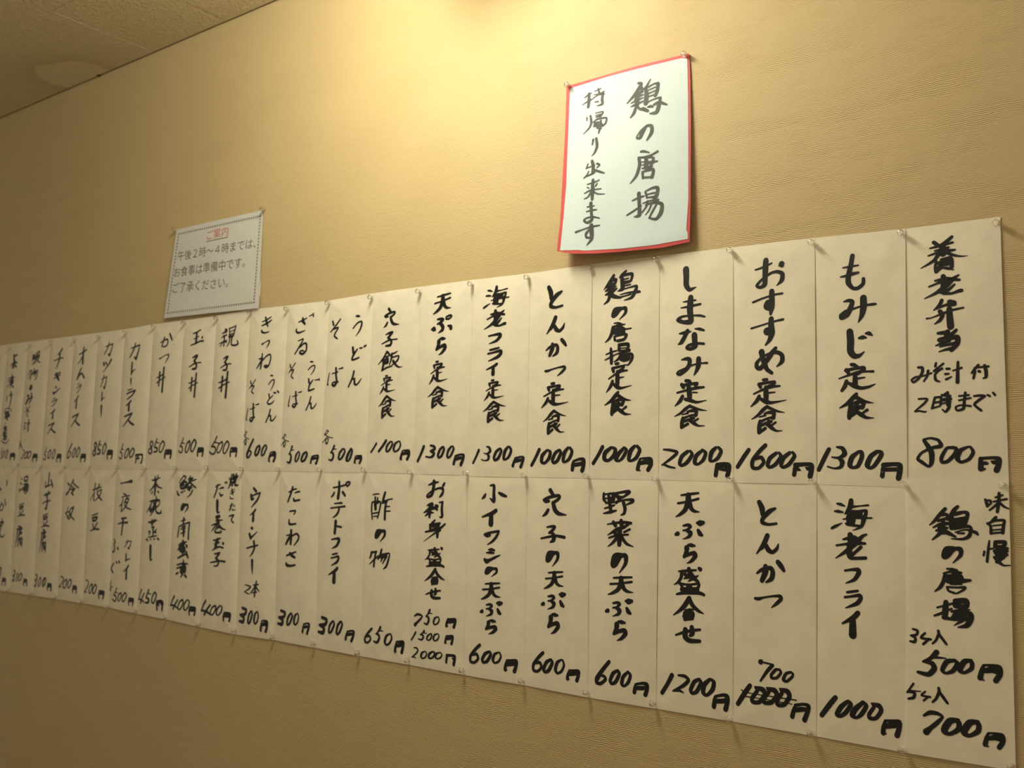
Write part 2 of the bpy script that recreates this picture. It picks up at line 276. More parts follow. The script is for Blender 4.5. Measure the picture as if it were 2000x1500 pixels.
# ------------------------------------------------------------------ brush glyph data
GLYPHS = r'''
# @x0 y0 x1 W(crop width px) ; then key: strokes ; pts x,y,w
@1740 420 260 1500
養:690,248,40 640,295,50 570,355,60;488,312,50 540,350,50;445,380,22 560,350,40 700,312,30;500,408,25 600,385,40 650,370,35;425,464,20 520,432,32 640,408,45 725,395,28;585,350,80 590,440,80;570,400,60 500,505,45 430,555,32 340,604,10;610,410,60 690,450,40 790,468,24 868,463,8;570,505,30 670,485,45 690,520,50 690,590,50;515,525,36 505,600,40 515,645,45;530,550,45 620,525,60 680,530,50;540,600,50 580,565,45 650,555,50;515,645,45 580,600,30 650,605,40 712,620,14
老:595,695,55 610,760,80 600,830,50 560,870,45;770,680,20 710,720,45 640,790,60 520,880,40 385,945,12;505,745,26 640,725,50 780,735,30;435,812,22 540,770,28 640,740,50;600,770,60 600,850,70 600,880,50 690,888,30 770,860,40 800,855,45;725,785,22 670,835,36 610,875,40
弁:580,965,40 560,1010,40 490,1078,14;520,1060,25 620,1020,30 680,1010,50 720,1005,55;670,985,60 720,990,50;410,1170,22 470,1160,16 600,1110,30 700,1075,28 825,1048,22;560,1090,50 590,1130,45 560,1190,40 500,1232,14;665,1060,60 670,1150,70 680,1260,75
@1740 660 260 1393
当:515,25,55 560,10,50;600,-60,60 590,0,70;690,-80,35 640,-30,50;500,-45,35 560,-50,50 600,-45,60;620,10,45 700,-5,60 700,60,60 640,130,50;475,85,16 540,60,40 620,35,35;510,148,14 580,125,30 660,110,50;520,95,20 600,75,30 680,60,50
みs:290,310,24 335,315,28 330,370,28 290,430,26 240,465,22 222,440,22 265,410,20 340,400,16 430,370,18;395,345,26 385,400,24 350,455,18
そs:478,265,22 470,300,25;555,270,20 500,315,22 455,350,22 545,325,18;540,320,20 470,380,22 475,440,28 515,460,16
汁s:590,325,26 620,325,22;575,380,24 610,378,20;585,435,26 640,408,14;655,345,16 745,315,22;707,255,26 705,340,30 702,465,36
付s:920,285,26 880,330,26 850,370,20;885,350,26 870,425,24;880,315,20 1025,300,24;985,290,30 1000,350,35 1000,410,30 970,425,14;925,350,28 935,355,28
二s:295,640,22 385,640,24 350,690,26 255,770,18 300,765,20 360,775,22 378,768,10
時s:465,630,30 450,690,28 435,740,25;465,625,26 530,625,32 525,700,30;460,680,26 520,670,28;445,735,25 520,715,22;600,570,28 560,600,30;540,600,30 625,610,34;545,650,40 630,640,40;600,570,30 600,700,40;535,690,20 630,670,24;610,630,40 615,720,40 580,775,28 545,750,18
まs:785,575,26 775,650,28 765,740,30 700,760,22 685,725,20 740,705,18 840,715,22;720,610,20 820,600,22;720,655,20 840,630,20
でs:875,610,20 940,605,26 990,610,22 930,650,28 880,700,26 950,760,26;1015,598,20 1040,610,24;1075,575,22 1095,600,24
八:350,1075,36 385,1120,50 430,1200,60 430,1300,50 400,1345,30 330,1300,40 285,1265,35 330,1200,30 440,1150,36 530,1130,45 500,1070,35 420,1050,26 350,1065,28
零0:660,1150,35 590,1155,35 535,1250,42 540,1300,38 600,1290,40 670,1220,45 690,1160,40 650,1142,28
零1:800,1145,30 730,1180,50 700,1260,55 740,1300,35 820,1270,40 865,1200,40 840,1145,30 800,1142,25
円:945,1265,50 945,1370,62;945,1262,36 1060,1255,36 1135,1265,50 1130,1330,60 1110,1385,64;960,1315,40 1120,1300,50;965,1378,30 990,1370,20
@1740 920 260 1500
味:1070,320,28 1095,385,40 1090,395,30;1075,330,22 1130,335,30 1130,370,22 1090,385,24;1225,250,34 1222,350,38 1205,460,34;1185,297,22 1265,270,22;1165,345,22 1310,315,26;1210,370,36 1165,405,26 1120,440,22;1230,355,30 1280,400,30 1335,425,16
自:1190,520,34 1150,560,34;1095,590,30 1130,620,30 1135,700,36;1100,595,30 1170,560,30 1280,555,32 1275,610,36 1265,695,40;1155,615,18 1260,605,20;1150,665,18 1260,655,20;1145,700,26 1270,690,24
慢:1115,785,22 1105,870,34 1090,1020,34;1060,905,28 1050,950,28;1110,880,24 1160,870,24;1185,800,50 1180,850,50;1190,800,50 1290,800,50 1270,850,50 1190,850,40;1170,900,36 1240,870,40 1320,870,36;1180,920,40 1240,905,50 1320,900,32;1200,930,60 1310,930,36;1170,970,36 1230,970,60 1320,945,28;1280,970,40 1200,1020,50;1180,980,40 1230,1030,45 1280,1062,28 1355,1060,14
鶏:620,425,45 560,490,50 500,560,40 445,608,14;580,490,50 640,490,40 650,540,50;540,560,36 650,530,40;485,635,20 560,600,40 650,590,45;520,670,30 640,640,36;600,580,60 590,680,60;560,640,60 560,700,50 475,772,18;580,690,55 640,690,60 735,740,30;760,400,40 720,440,55 690,500,60;690,490,60 690,640,60;690,490,45 800,465,40 870,475,50 850,580,45;700,560,60 850,530,50;730,500,20 800,480,20;700,620,70 830,560,70 830,600,60;720,640,60 850,620,50 910,640,40 890,730,50 820,765,36 690,762,14;735,690,20 850,660,24 960,690,45 985,715,30;760,700,22 830,700,30
の:720,870,45 640,885,70 610,960,60 650,950,50 720,880,40 790,880,50 790,950,40 705,1035,10
唐:640,1100,26 700,1105,36 755,1115,22;600,1150,22 700,1130,36 800,1145,30;620,1165,50 600,1240,50 560,1310,45 500,1355,14;700,1120,50 730,1180,70 735,1260,60;650,1190,60 780,1180,60 810,1220,50;650,1240,60 760,1240,70 900,1230,36;680,1270,30 800,1270,30;640,1310,30 660,1350,30 720,1370,28;640,1305,30 750,1310,28 840,1310,38 820,1340,30 750,1375,24 700,1370,24
@1740 1160 260 1147
揚:480,70,48 475,140,60 470,200,50;405,115,20 540,80,24;380,185,20 440,165,28 530,125,20;460,200,40 530,215,30;560,60,50 650,60,60 650,110,50 560,100,50;530,150,26 600,138,24 685,135,14;580,160,50 690,170,50 690,220,60 660,270,50 585,285,14;560,170,40 540,210,45 580,205,50;560,210,50 640,200,60;640,215,40 600,240,30 550,270,8
三s:195,300,20 235,315,24 225,350,24 175,355,16 215,375,24 210,410,28 170,405,18
ケs:300,335,18 265,375,20 350,390,20;335,385,20 285,430,20
入s:415,315,22 420,345,22;420,340,24 395,395,20 365,425,16;420,345,24 455,390,24 485,430,20
五:400,500,50 350,550,36 285,580,22;370,540,30 480,552,12;285,578,22 360,595,45 380,640,50 330,690,45 240,670,28
零2:560,570,30 490,580,45 450,650,40 480,680,25 540,660,40 580,600,45 550,565,25
零3:700,570,30 640,580,50 600,650,50 640,675,30 700,640,40 705,590,40 670,565,28
円2:805,615,28 790,660,45 775,720,50;805,610,22 870,612,26 940,630,45 945,690,50 910,745,50;820,660,45 880,650,60 940,680,40;775,722,36 808,740,14
五s:200,770,20 145,845,18;160,830,18 262,837,10;160,840,22 210,850,26 200,890,28 155,900,20
七:290,1045,22 340,1020,40 400,1025,36 450,1055,26 400,1110,40 350,1150,40 310,1185,60
@1560 450 220 1320
も:635,300,48 620,400,50 590,540,55 590,620,55 640,680,40 700,680,40 760,630,40 765,570,36;525,443,16 600,430,24 705,412,18;500,550,18 570,535,30 650,510,36 705,497,26
み:535,840,16 590,825,36 635,840,45 610,920,55 570,990,60 510,1020,60 500,1010,40;500,1000,40 560,960,50 640,925,24 760,885,22 880,868,30 910,865,22;765,795,70 765,900,70 745,1000,50 705,1080,12
じ:605,1190,70 615,1300,75 615,1420,70 660,1475,60 720,1470,40 775,1425,12;715,1265,28 760,1255,45 795,1260,22;795,1210,24 830,1210,45 868,1230,20
@1560 690 220 1320
定:625,135,45 660,140,50 710,160,20;570,200,55 590,230,50;560,205,45 680,180,40 770,170,45 770,195,45 700,240,50;480,300,18 580,265,30 720,220,40 820,215,28 880,215,36;670,240,50 670,340,70 670,380,60;690,300,30 780,285,20;570,330,50 550,390,55 515,440,40;590,350,36 660,385,60 740,410,45 830,395,36 905,362,12
食:685,480,45 650,520,60 580,590,50 490,643,16;665,510,60 760,555,40 820,575,30 885,583,8;600,610,36 690,575,45 770,575,55 750,640,50;620,610,60 610,700,70 600,760,50;640,640,60 760,630,50;690,610,60 700,650,50;600,740,60 680,690,50;810,665,40 760,700,30;660,670,40 740,720,60 800,755,40 890,758,8
一:360,1125,50 310,1220,55 240,1365,50
三:455,1100,26 520,1115,50 545,1180,60 480,1225,36 395,1217,18;470,1225,30 515,1270,60 500,1330,45 430,1350,24 345,1328,20
零4:700,1160,40 630,1220,60 605,1310,60 640,1340,36 700,1320,50 745,1220,55 740,1160,50 700,1155,35
零5:920,1155,50 850,1210,60 810,1310,65 850,1345,40 900,1310,50 970,1200,55 970,1160,50 920,1148,35
円3:1000,1330,50 985,1440,56;1000,1310,60 1120,1300,50 1190,1310,60 1190,1380,65 1175,1465,64;990,1365,50 1190,1360,50
@1560 940 220 1320
海:460,262,30 500,270,40 545,290,20;430,350,24 470,352,40 525,362,24;395,548,36 440,525,40 515,488,12;620,225,60 610,300,70 560,370,30 545,382,14;620,300,40 720,290,20 820,280,28;640,350,30 600,420,80 590,500,50 560,495,30;620,355,30 720,355,45 800,345,36 770,440,60 740,530,40 640,575,10;560,380,20 620,360,50;640,370,80 720,380,80;525,445,14 640,425,40 780,430,28 860,430,24;590,500,50 680,520,36 745,525,36;650,430,60 640,500,50;690,400,60 740,420,60
老2:610,625,60 625,700,90 640,740,60;530,680,24 640,655,50 690,670,40;800,622,22 750,645,40 680,720,60 560,820,45 440,898,12;450,750,24 560,735,30 690,725,45 785,728,28;600,760,60 600,850,70 620,900,40 790,898,40;735,770,40 670,830,36 620,870,50
フ:550,1045,24 620,1035,28 700,1035,45 710,1070,50 660,1150,40 560,1192,12
ラ:575,1298,26 640,1290,30 700,1282,26;550,1355,28 620,1348,26 720,1335,40 735,1370,45 690,1430,45 560,1480,14
@1560 1180 220 1100
イ:585,85,45 540,130,45 435,185,18;535,140,50 535,200,60 535,300,68
零6:480,950,40 420,1000,50 380,1070,50 410,1090,36 460,1060,45 515,980,45 490,942,30
零7:630,960,40 560,1020,55 530,1080,55 570,1105,30 620,1070,45 665,990,45 630,950,30
零8:730,975,36 790,990,50 810,1040,45 760,1110,40 700,1110,40 695,1070,40 740,1000,36 720,965,20
円4:850,1140,30 835,1200,45 830,1255,50;850,1135,28 920,1140,36 985,1150,50 985,1210,50 965,1280,56;840,1190,50 920,1180,60 980,1180,50;830,1255,36 860,1262,14
@1410 470 200 1304
お:570,255,60 565,350,65 560,450,60 555,560,55 500,600,36 455,580,36 500,520,30 560,470,30 640,415,30 720,400,40 780,430,50 770,510,50 705,578,8;435,378,18 520,350,24 645,292,20;745,320,30 770,300,65 775,320,50
す:645,650,60 645,740,65 645,850,65 630,940,30;600,800,80 590,840,90 610,860,70;405,790,24 540,735,22 690,690,24 780,676,26
す2:640,1000,60 640,1100,70 650,1180,70 620,1270,50 570,1333,20;600,1150,80 590,1160,90 620,1170,80;385,1122,24 540,1075,20 690,1030,24 790,1008,30
@1410 590 200 1304
め:520,640,70 530,700,60 560,790,60 590,860,50 650,905,40;700,590,40 640,670,60 560,790,50 500,850,50 460,830,50 460,780,45 520,710,30 620,660,28 720,645,45 780,680,50 780,760,50 715,825,14
@1410 700 200 1200
定2:500,255,40 540,250,40;450,310,50 465,340,45;445,305,40 560,285,36 630,280,40 610,310,40 560,330,40;385,420,22 480,375,30 600,335,36 690,325,24;530,340,50 530,420,70 530,490,60;570,405,26 635,398,16;450,445,45 420,500,50 350,568,14;455,470,36 530,510,60 600,520,36 765,490,8
食2:540,565,40 490,610,50 430,670,36 360,715,12;540,570,45 620,605,36 680,625,26 745,634,8;510,650,26 560,635,40 620,640,50 610,700,50;450,690,18 520,670,28;470,740,36 560,700,30 620,700,40;460,740,50 450,800,60 445,870,50;460,790,40 590,740,40;560,740,50 560,780,50;445,875,40 520,820,40;640,750,28 590,790,30;540,770,50 600,820,50 650,850,28 720,848,8
六:520,1020,50 450,1090,50 370,1200,50 370,1280,45 440,1285,40 500,1220,45 470,1160,45 410,1180,30
@1410 940 200 1200
と:445,245,50 475,310,60 485,385,50;630,318,26 560,355,50 490,430,45 480,480,45 550,505,30 645,495,26
ん:540,635,50 500,730,50 415,845,14;470,790,30 520,745,40 550,800,55 600,830,40 650,790,36 670,735,14
か:520,995,50 520,1060,60 480,1160,50;420,1075,20 480,1035,40 580,1015,45 605,1070,50 590,1140,50 530,1180,22;665,945,50 700,990,55 735,1045,36
つ:400,1370,30 440,1375,36 500,1360,22 600,1345,22 690,1345,36 700,1380,40 650,1430,36 590,1478,12
@1410 1190 200 1200
七2:460,615,50 470,605,36;480,615,16 600,645,18;600,655,36 540,720,34 460,835,20
零9:690,705,20 640,705,30 590,760,30 590,800,28 650,800,28 700,740,28 680,700,20
零a:820,735,26 760,750,30 730,820,36 770,840,28 830,790,28 840,750,22 800,730,20
円5:870,1130,40 850,1180,50 830,1255,56;870,1120,40 960,1110,36 1020,1130,50 1010,1200,55 975,1295,60;860,1180,50 930,1170,60 1010,1170,40
棒:235,940,12 270,965,14 400,990,10 880,1062,14;225,1010,16 400,1035,10 540,1055,10 830,1108,10
@1260 490 200 1364
し:555,250,75 560,350,70 560,460,65 600,520,50 650,505,30 695,483,6
ま:620,625,65 615,700,75 610,800,75 620,880,70 620,945,65 530,955,45 450,925,45 510,880,30 640,865,20 740,865,28 808,880,22;520,685,14 620,670,30 688,660,18;490,765,14 600,745,30 750,712,26
な:580,1070,50 540,1150,50 500,1220,50 455,1250,14;470,1108,16 540,1095,40 625,1078,16;680,1043,16 740,1045,36 798,1062,24;670,1125,70 675,1220,65 680,1270,60 620,1310,40 570,1295,40 600,1260,36 690,1235,30 795,1240,30
@1260 600 200 1364
み2:500,740,0;500,705,16 560,690,40 605,700,50 600,770,50 560,830,50 480,895,40 440,890,28 455,860,24 520,830,24 640,775,22 750,750,20 838,745,26;725,690,60 720,780,60 700,840,45 665,905,16
@1260 930 200 1304
天:470,243,22 580,228,30 688,215,24;430,345,26 550,325,26 688,288,28;560,240,60 560,330,70 520,430,50 460,485,36 405,515,12;575,340,60 600,410,50 640,445,36 705,455,10
ぷ:500,630,22 560,620,36 590,640,40 550,680,26 500,690,20;540,690,30 590,720,55 570,770,36 495,800,8;405,740,36 430,730,50;675,595,30 710,598,66 755,590,40;690,690,40 710,730,55 735,750,36
ら:560,872,20 600,878,45 645,885,24;545,910,60 540,960,50 510,1025,36;525,1020,30 580,990,40 640,980,50 650,1020,50 600,1080,36 545,1108,8
盛:440,1210,22 520,1205,40 660,1195,26;480,1215,50 470,1290,45 430,1350,36 380,1378,12;570,1180,60 590,1240,70 640,1300,60 690,1345,40;700,1175,50 715,1185,60;520,1250,50 560,1270,50;510,1300,20 570,1280,50;690,1265,16 620,1300,50 560,1340,14;460,1360,36 500,1440,50;450,1365,36 570,1380,30 700,1370,36 670,1450,50;560,1390,60 570,1460,70;590,1400,50 600,1470,80;480,1440,60 680,1440,60;415,1500,28 520,1480,50 700,1485,50 765,1510,40
@1260 1150 200 1111
合:490,100,50 440,180,50 390,230,36 320,280,12;490,110,50 530,180,45 590,235,36 650,268,10;445,230,20 500,225,30 540,222,16;440,260,36 445,330,36;440,260,36 530,260,40 525,320,36;440,330,28 530,325,24;440,295,50 520,290,50
せ:345,497,18 430,470,28 520,450,30 610,440,24;450,440,50 450,520,55 500,560,45 605,565,34;520,415,45 525,480,50 500,505,28
二:370,935,22 440,945,36 480,990,40 420,1050,40 310,1105,18;320,1105,16 380,1100,30 425,1122,14
一2:300,935,50 250,1030,45 190,1125,45
零b:590,980,36 540,1010,45 505,1090,45 520,1130,36 570,1110,45 615,1020,45 600,975,28
零c:710,980,36 650,1040,55 640,1120,50 680,1150,36 740,1090,50 755,1010,45 720,978,30
円6:770,1170,36 765,1210,50 755,1275,50;770,1165,30 850,1150,36 895,1165,50 900,1220,50 880,1305,56;770,1215,50 850,1215,50 890,1200,40
@1260 700 200 1200
定3:490,265,45 530,270,45 550,290,25;440,310,50 460,340,50;440,320,40 560,300,36 620,295,40 600,320,40;385,405,24 480,380,30 600,350,40 700,338,26;520,330,60 530,420,70 530,480,60;570,400,20 620,402,18;450,445,45 420,500,50 360,560,14;480,480,40 560,500,45 620,515,32 730,492,8
二2:225,1068,22 300,1075,30 385,1100,36 330,1160,36 205,1250,20;230,1245,26 290,1270,28 358,1283,18
零d:510,1090,40 440,1150,50 415,1230,45 440,1255,36 500,1220,45 560,1130,45 540,1085,30
零e:680,1080,36 610,1140,50 590,1220,50 630,1240,30 690,1190,45 720,1110,45 680,1072,30
零f:840,1045,36 790,1100,55 770,1190,45 800,1205,30 860,1170,45 900,1090,45 870,1045,36
円7:850,1245,40 845,1300,50 835,1370,50;850,1245,40 930,1235,40 990,1250,50 990,1310,50 970,1375,56;850,1290,30 970,1310,40;860,1260,50 980,1270,40
@1130 500 180 1125
鶏b:440,240,40 400,310,50 320,415,12;420,300,50 470,290,36 450,350,40;350,380,40 440,350,50;335,435,16 400,400,50 470,375,20;335,480,16 400,450,60 480,400,20;400,330,60 400,430,60 430,490,60 520,510,30 545,495,20;395,480,50 370,550,40 320,592,14;590,185,30 540,240,50 510,265,20;535,250,50 545,330,60 545,400,60 490,435,14;550,240,40 660,220,40 660,270,40 640,310,36 560,330,50;560,290,20 620,275,20;570,335,20 640,310,30;560,370,20 645,350,20;550,410,20 620,390,20 720,370,36 700,440,50 660,510,40 565,545,10;520,475,16 620,450,24 750,440,36 762,445,20;530,505,18 650,470,24
>の 408,618,610,785
唐b:450,825,18 500,820,24 540,830,16;430,870,16 500,850,36 580,838,18;440,880,60 420,950,50 390,1010,40 340,1058,14;500,860,60 500,920,70;520,880,60 570,900,50 560,940,30;470,900,40 600,895,24 658,885,20;440,940,50 550,930,36;470,960,30 580,940,24;450,985,24 460,1030,40;450,990,24 540,965,28 600,965,40 570,1020,40 490,1040,36
揚b:410,1135,36 415,1220,50 415,1310,46;350,1205,18 420,1175,24 480,1160,20;335,1273,14 400,1240,24 480,1200,16;510,1100,40 510,1150,50;510,1090,45 620,1080,45 610,1150,45;520,1160,20 640,1150,30;520,1130,16 590,1125,16;480,1200,18 560,1180,40 640,1165,20;540,1190,40 500,1260,36 450,1295,14;530,1230,40 660,1200,40 665,1260,40 620,1330,22 570,1330,14;540,1260,60 620,1240,70;560,1290,20 620,1260,50
@1130 730 180 1125
>定2 345,-140,665,235
>食 325,210,660,518
>一2 165,870,330,1115
>零c 300,885,485,1078
>零7 442,885,618,1078
>零f 600,865,782,1078
>円2 705,1018,918,1200
@1130 940 180 1125
野:320,150,36 320,220,40 350,260,28;330,160,20 400,150,30 450,160,50;375,160,36 390,250,50 410,370,50;440,160,60 430,240,60;340,210,20 440,200,40;345,265,26 440,250,40;330,330,20 400,310,30 450,290,24;315,392,16 400,375,40 475,355,20;450,150,30 560,130,36 630,130,50 560,190,30 500,200,60;480,180,50 530,210,30 470,260,40;470,260,20 560,230,24 670,225,40 670,250,40 600,285,20;560,260,50 580,330,50 570,390,40 530,412,16
菜:365,525,16 450,510,28 560,500,40 655,510,36;440,500,50 465,540,50;535,480,50 540,540,60;640,510,30 570,560,40 480,590,50 370,655,12;450,620,50 470,640,50;640,585,30 570,620,30;385,690,24 480,660,30 620,650,26;520,590,60 515,690,70 510,770,60;490,680,50 430,750,36 375,793,14;540,680,50 600,760,40 685,798,10
>の 400,872,620,1122
>天 370,1150,688,1385
@1130 1160 180 1125
>ぷ 335,55,688,272
>ら 430,315,615,570
六b:385,825,45 300,930,50 235,1030,60 230,1080,40 280,1090,40 340,1040,40 320,1000,36 270,990,24
>零b 375,915,530,1110
>零e 515,930,665,1135
>円6 668,1070,872,1255
@1010 530 160 1000
>と 375,175,582,460
>ん 370,540,600,775
>か 360,815,628,1050
>つ 345,1150,618,1285
@1010 740 160 1091
>定2 335,45,705,395
>食2 360,408,672,748
>一2 180,920,332,1172
>零c 315,935,480,1140
>零b 462,930,620,1138
>零f 605,900,768,1122
>円6 722,1050,925,1250
@1010 940 160 1091
穴:455,120,50 500,190,40;375,250,40 400,255,60 440,265,30;390,235,36 470,205,36 560,190,36 585,205,30 560,240,36 490,290,36;495,290,50 520,380,55 570,430,45 670,448,12;430,380,36 400,430,40 355,465,14
子:415,610,18 480,600,30 520,605,30 480,660,36 445,685,30;470,680,30 505,720,50 500,780,50 455,812,16;335,760,20 430,740,26 530,725,30 645,745,36
>の 388,925,582,1135
>天 370,1190,642,1432
@1010 1140 160 1091
>ぷ 330,110,678,340
>ら 415,385,592,668
>六 208,895,382,1180
>零b 345,990,505,1192
>零1 500,1000,655,1205
>円4 660,1138,852,1312
@900 540 150 1125
>海 338,135,735,482
>老 358,485,692,785
>フ 418,825,626,998
>ラ 405,1035,638,1252
>イ 390,1265,572,1462
@900 730 150 1125
>定2 362,82,658,402
>食2 345,395,682,725
>一2 175,1100,300,1325
>三 312,1060,470,1282
>零b 480,1080,635,1285
>零f 625,1055,778,1272
>円5 758,1205,948,1388
@900 920 150 1125
小:445,212,20 500,215,40 500,330,44 500,440,50 445,400,16;575,320,30 620,345,45 680,370,30;380,340,30 360,375,40 322,408,10
>イ 320,550,560,815
ワ:370,930,36 405,935,60 440,940,40;400,920,40 480,895,30 575,880,30;575,890,30 540,960,36 480,1030,32 408,1078,12
シ:425,1150,18 470,1148,36 512,1160,26;395,1195,16 450,1192,34 505,1200,22;370,1295,40 400,1320,55 450,1300,36 530,1260,30 600,1228,10
>の 365,1400,568,1550
@900 1110 150 938
>天 260,165,508,380
>ぷ 245,398,535,585
>ら 308,620,465,802
>六 110,915,265,1162
>零b 255,1000,400,1162
>零1 385,1015,518,1165
>円4 532,1108,710,1280
@790 550 140 1050
>天 432,162,705,488
ぷo:505,558,24 560,550,36 590,560,30 550,600,36 500,630,20;540,615,40 580,660,50 575,710,45 515,758,10;420,705,30 450,700,60 470,710,30;655,650,20 695,660,45 700,685,50;690,495,26 635,520,26 630,550,26 670,550,24 710,510,24 690,492,22
>ら 472,815,645,1085
@790 730 140 1050
>定2 378,-190,655,165
>食2 358,180,675,515
>一2 185,1045,322,1300
三c:400,1052,28 450,1065,36 465,1100,40 400,1135,30;400,1135,26 450,1160,45 440,1200,40 400,1225,30 330,1215,24
>零b 490,1055,620,1245
>零d 625,1050,760,1245
>円5 715,1170,898,1358
@790 910 140 1050
お2:445,225,45 445,300,45 425,400,45 400,440,36 350,455,30 345,430,20 390,390,24 500,330,24 570,330,36 580,380,36 555,430,36 525,458,14;370,280,16 440,250,36 512,235,14;600,255,30 580,290,36
刺:425,545,30 380,565,36 345,580,14;440,560,24 390,620,50 295,685,12;310,685,12 400,630,50 500,600,40 500,580,30;480,585,50 480,620,50 500,645,30;390,590,55 390,660,60 385,750,40;370,690,50 320,735,14;400,680,36 445,685,16;525,535,18 575,530,36;575,530,40 565,630,45 570,740,45 530,750,14
身:465,795,30 420,840,36;390,860,30 400,940,50;400,860,36 540,840,34;520,850,50 505,940,60 500,1040,45;420,890,30 500,880,30;420,930,20 500,910,40;325,965,26 430,945,36 530,920,40 615,850,28;540,940,40 470,980,30 400,1030,18 298,1105,4
>盛 312,1185,612,1490
@790 1100 140 955
>合 278,60,560,292
>せ 295,325,510,480
>七 130,665,265,840
>五 270,605,395,825
>零1 390,705,492,825
>円4 555,730,708,870
>一2 88,905,175,1030
>五 190,885,320,1030
>零4 300,930,390,1030
>零1 385,930,485,1040
>円4 540,955,672,1090
>二 95,1115,205,1265
>零1 218,1165,320,1275
>零c 320,1165,430,1278
>零1 410,1180,522,1280
>円3 550,1205,700,1370
@710 570 120 1000
>穴 345,260,605,592
子b:385,702,16 440,675,30 495,660,30 450,720,36 420,755,30;420,750,30 475,800,36 460,870,36 385,885,26;320,852,16 420,800,24 490,780,18 570,772,20
飯:405,980,40 350,1080,36 260,1188,14;415,985,40 480,1060,28;360,1070,20 430,1050,30;340,1120,50 350,1180,50 325,1285,36;350,1120,40 420,1090,40 410,1150,60;370,1160,60 420,1150,50;325,1285,28 400,1240,30 490,1210,24;475,1020,20 530,1000,28 580,970,14;490,1010,40 480,1090,40 450,1190,24;500,1070,24 600,1045,28 580,1120,36 500,1190,24;510,1130,50 560,1200,40 610,1230,24 660,1218,10
>定2 285,1355,545,1672
@710 740 120 1000
>食2 265,265,560,655
>一2 120,1035,248,1210
>一2 250,985,412,1200
>零d 370,1008,510,1200
>零1 490,1008,640,1200
>円2 605,1150,778,1332
@700 910 120 900
酢:225,425,14 270,412,20 325,410,16;265,460,36 265,540,40;300,470,30 300,540,40;215,540,30 210,640,32 220,780,24;220,530,26 340,530,34 330,640,30 300,760,28;265,560,60 270,630,50;230,695,20 320,680,24;235,740,16 310,735,20;410,390,40 385,480,44 370,540,30;380,530,50 440,510,36;440,495,18 515,482,20;425,530,40 410,640,42 405,780,44;430,595,20 480,592,18;430,662,18 482,662,20
>の 248,928,425,1112
物:210,1265,40 200,1310,36 185,1345,30;215,1265,30 285,1255,30;275,1260,36 255,1370,36 245,1470,36;180,1435,16 250,1370,28 310,1320,28;360,1225,36 340,1300,40 310,1360,36;340,1310,40 475,1280,24 460,1380,36 430,1470,36 385,1510,12;380,1330,40 350,1400,20;430,1330,40 375,1430,16;350,1330,50 430,1320,50
@700 1110 120 900
>六 92,865,230,1098
>五 232,842,385,1100
>零1 382,948,520,1132
>円4 532,1058,690,1255
@610 590 120 1000
う:735,235,18 765,232,32 798,235,18;690,432,22 760,345,22 820,320,24 830,360,30 800,460,26 738,558,10
そ:350,320,30 365,375,36;480,280,22 400,390,24 315,490,18;370,440,26 445,420,22 400,500,26 380,555,28 430,600,22
ど:690,745,36 700,830,40;765,770,20 710,850,34 675,930,28 700,945,26 790,905,20;800,755,20 835,750,22;865,730,24 895,710,24
ん2:708,1130,30 680,1240,30 615,1385,24;690,1260,24 715,1250,26 715,1330,36 745,1350,24 790,1300,22 818,1250,14
ば:300,1155,16 280,1250,22 262,1345,22 280,1345,18;345,1170,14 445,1140,20;415,1080,34 415,1200,34 425,1300,34 385,1365,34 345,1345,28 370,1310,22 450,1300,22;460,1095,14 525,1075,24
@610 750 120 1000
各:262,742,10 240,780,12 210,825,14;245,765,10 290,765,14 230,830,14;215,820,14 280,860,14 360,880,12;265,860,10 220,910,14 172,955,10;235,905,18 240,960,28;235,900,14 285,890,16 265,965,24 240,970,20
>五 280,990,428,1258
>零d 430,1042,572,1245
>零7 552,1035,695,1268
>円2 688,1155,832,1305
@600 910 120 900
ポ:485,235,34 485,350,40 472,470,44;400,318,18 480,305,20 590,275,22;615,235,26 585,255,24 605,295,26 635,270,26 640,240,24 610,235,24;415,390,26 400,425,28 370,455,16;540,385,36 575,435,30
テ:420,552,16 480,545,20 530,543,26;365,618,18 460,605,18 575,592,24;490,610,30 485,660,32 455,715,28 400,758,12
ト:445,812,44 438,900,40 430,980,40;455,880,24 525,895,24
>フ 375,1045,512,1212
>ラ 362,1268,498,1462
@600 1100 120 900
>イ 328,50,482,300
>三s 158,772,325,1042
>零d 318,832,432,1032
>零d 428,838,550,1055
>円5 560,975,715,1158
@530 590 120 1000
ざ:465,330,16 530,305,22 600,262,16;535,265,30 535,310,44 570,360,30;640,235,14 700,205,18;710,185,16 710,235,24;435,450,26 430,480,28 470,505,26 575,468,12
る:465,640,14 550,605,20 500,710,26 415,850,20;500,740,20 560,680,24 605,690,30 600,790,28 545,850,30 495,830,28 520,795,22 560,800,20
>そ 300,985,435,1258
>う 620,962,748,1195
どb:635,1255,26 640,1310,34;705,1270,16 650,1350,28 630,1440,26 660,1440,24 725,1415,18;735,1272,14 800,1262,18;800,1240,12 802,1275,20
@530 750 120 1000
>ば 288,115,528,395
>ん2 582,200,768,440
>各 158,802,318,1028
>五 268,1000,402,1298
>零d 395,1092,500,1278
>零b 490,1092,628,1278
>円5 642,1152,792,1315
@520 910 120 900
た:355,385,16 410,350,20 465,335,16;408,310,28 385,400,30 340,525,24;440,395,14 490,378,22 512,378,20;425,480,26 435,510,26 515,498,20
こ:370,665,18 450,655,22 450,680,20 430,710,14;365,790,22 365,845,30 410,855,24 462,845,20
わ:395,945,36 395,1040,36 385,1140,32;325,1018,14 400,1000,22;390,1020,36 350,1080,36 315,1145,26;400,1030,18 470,992,24 505,1030,28 490,1090,24 435,1162,14
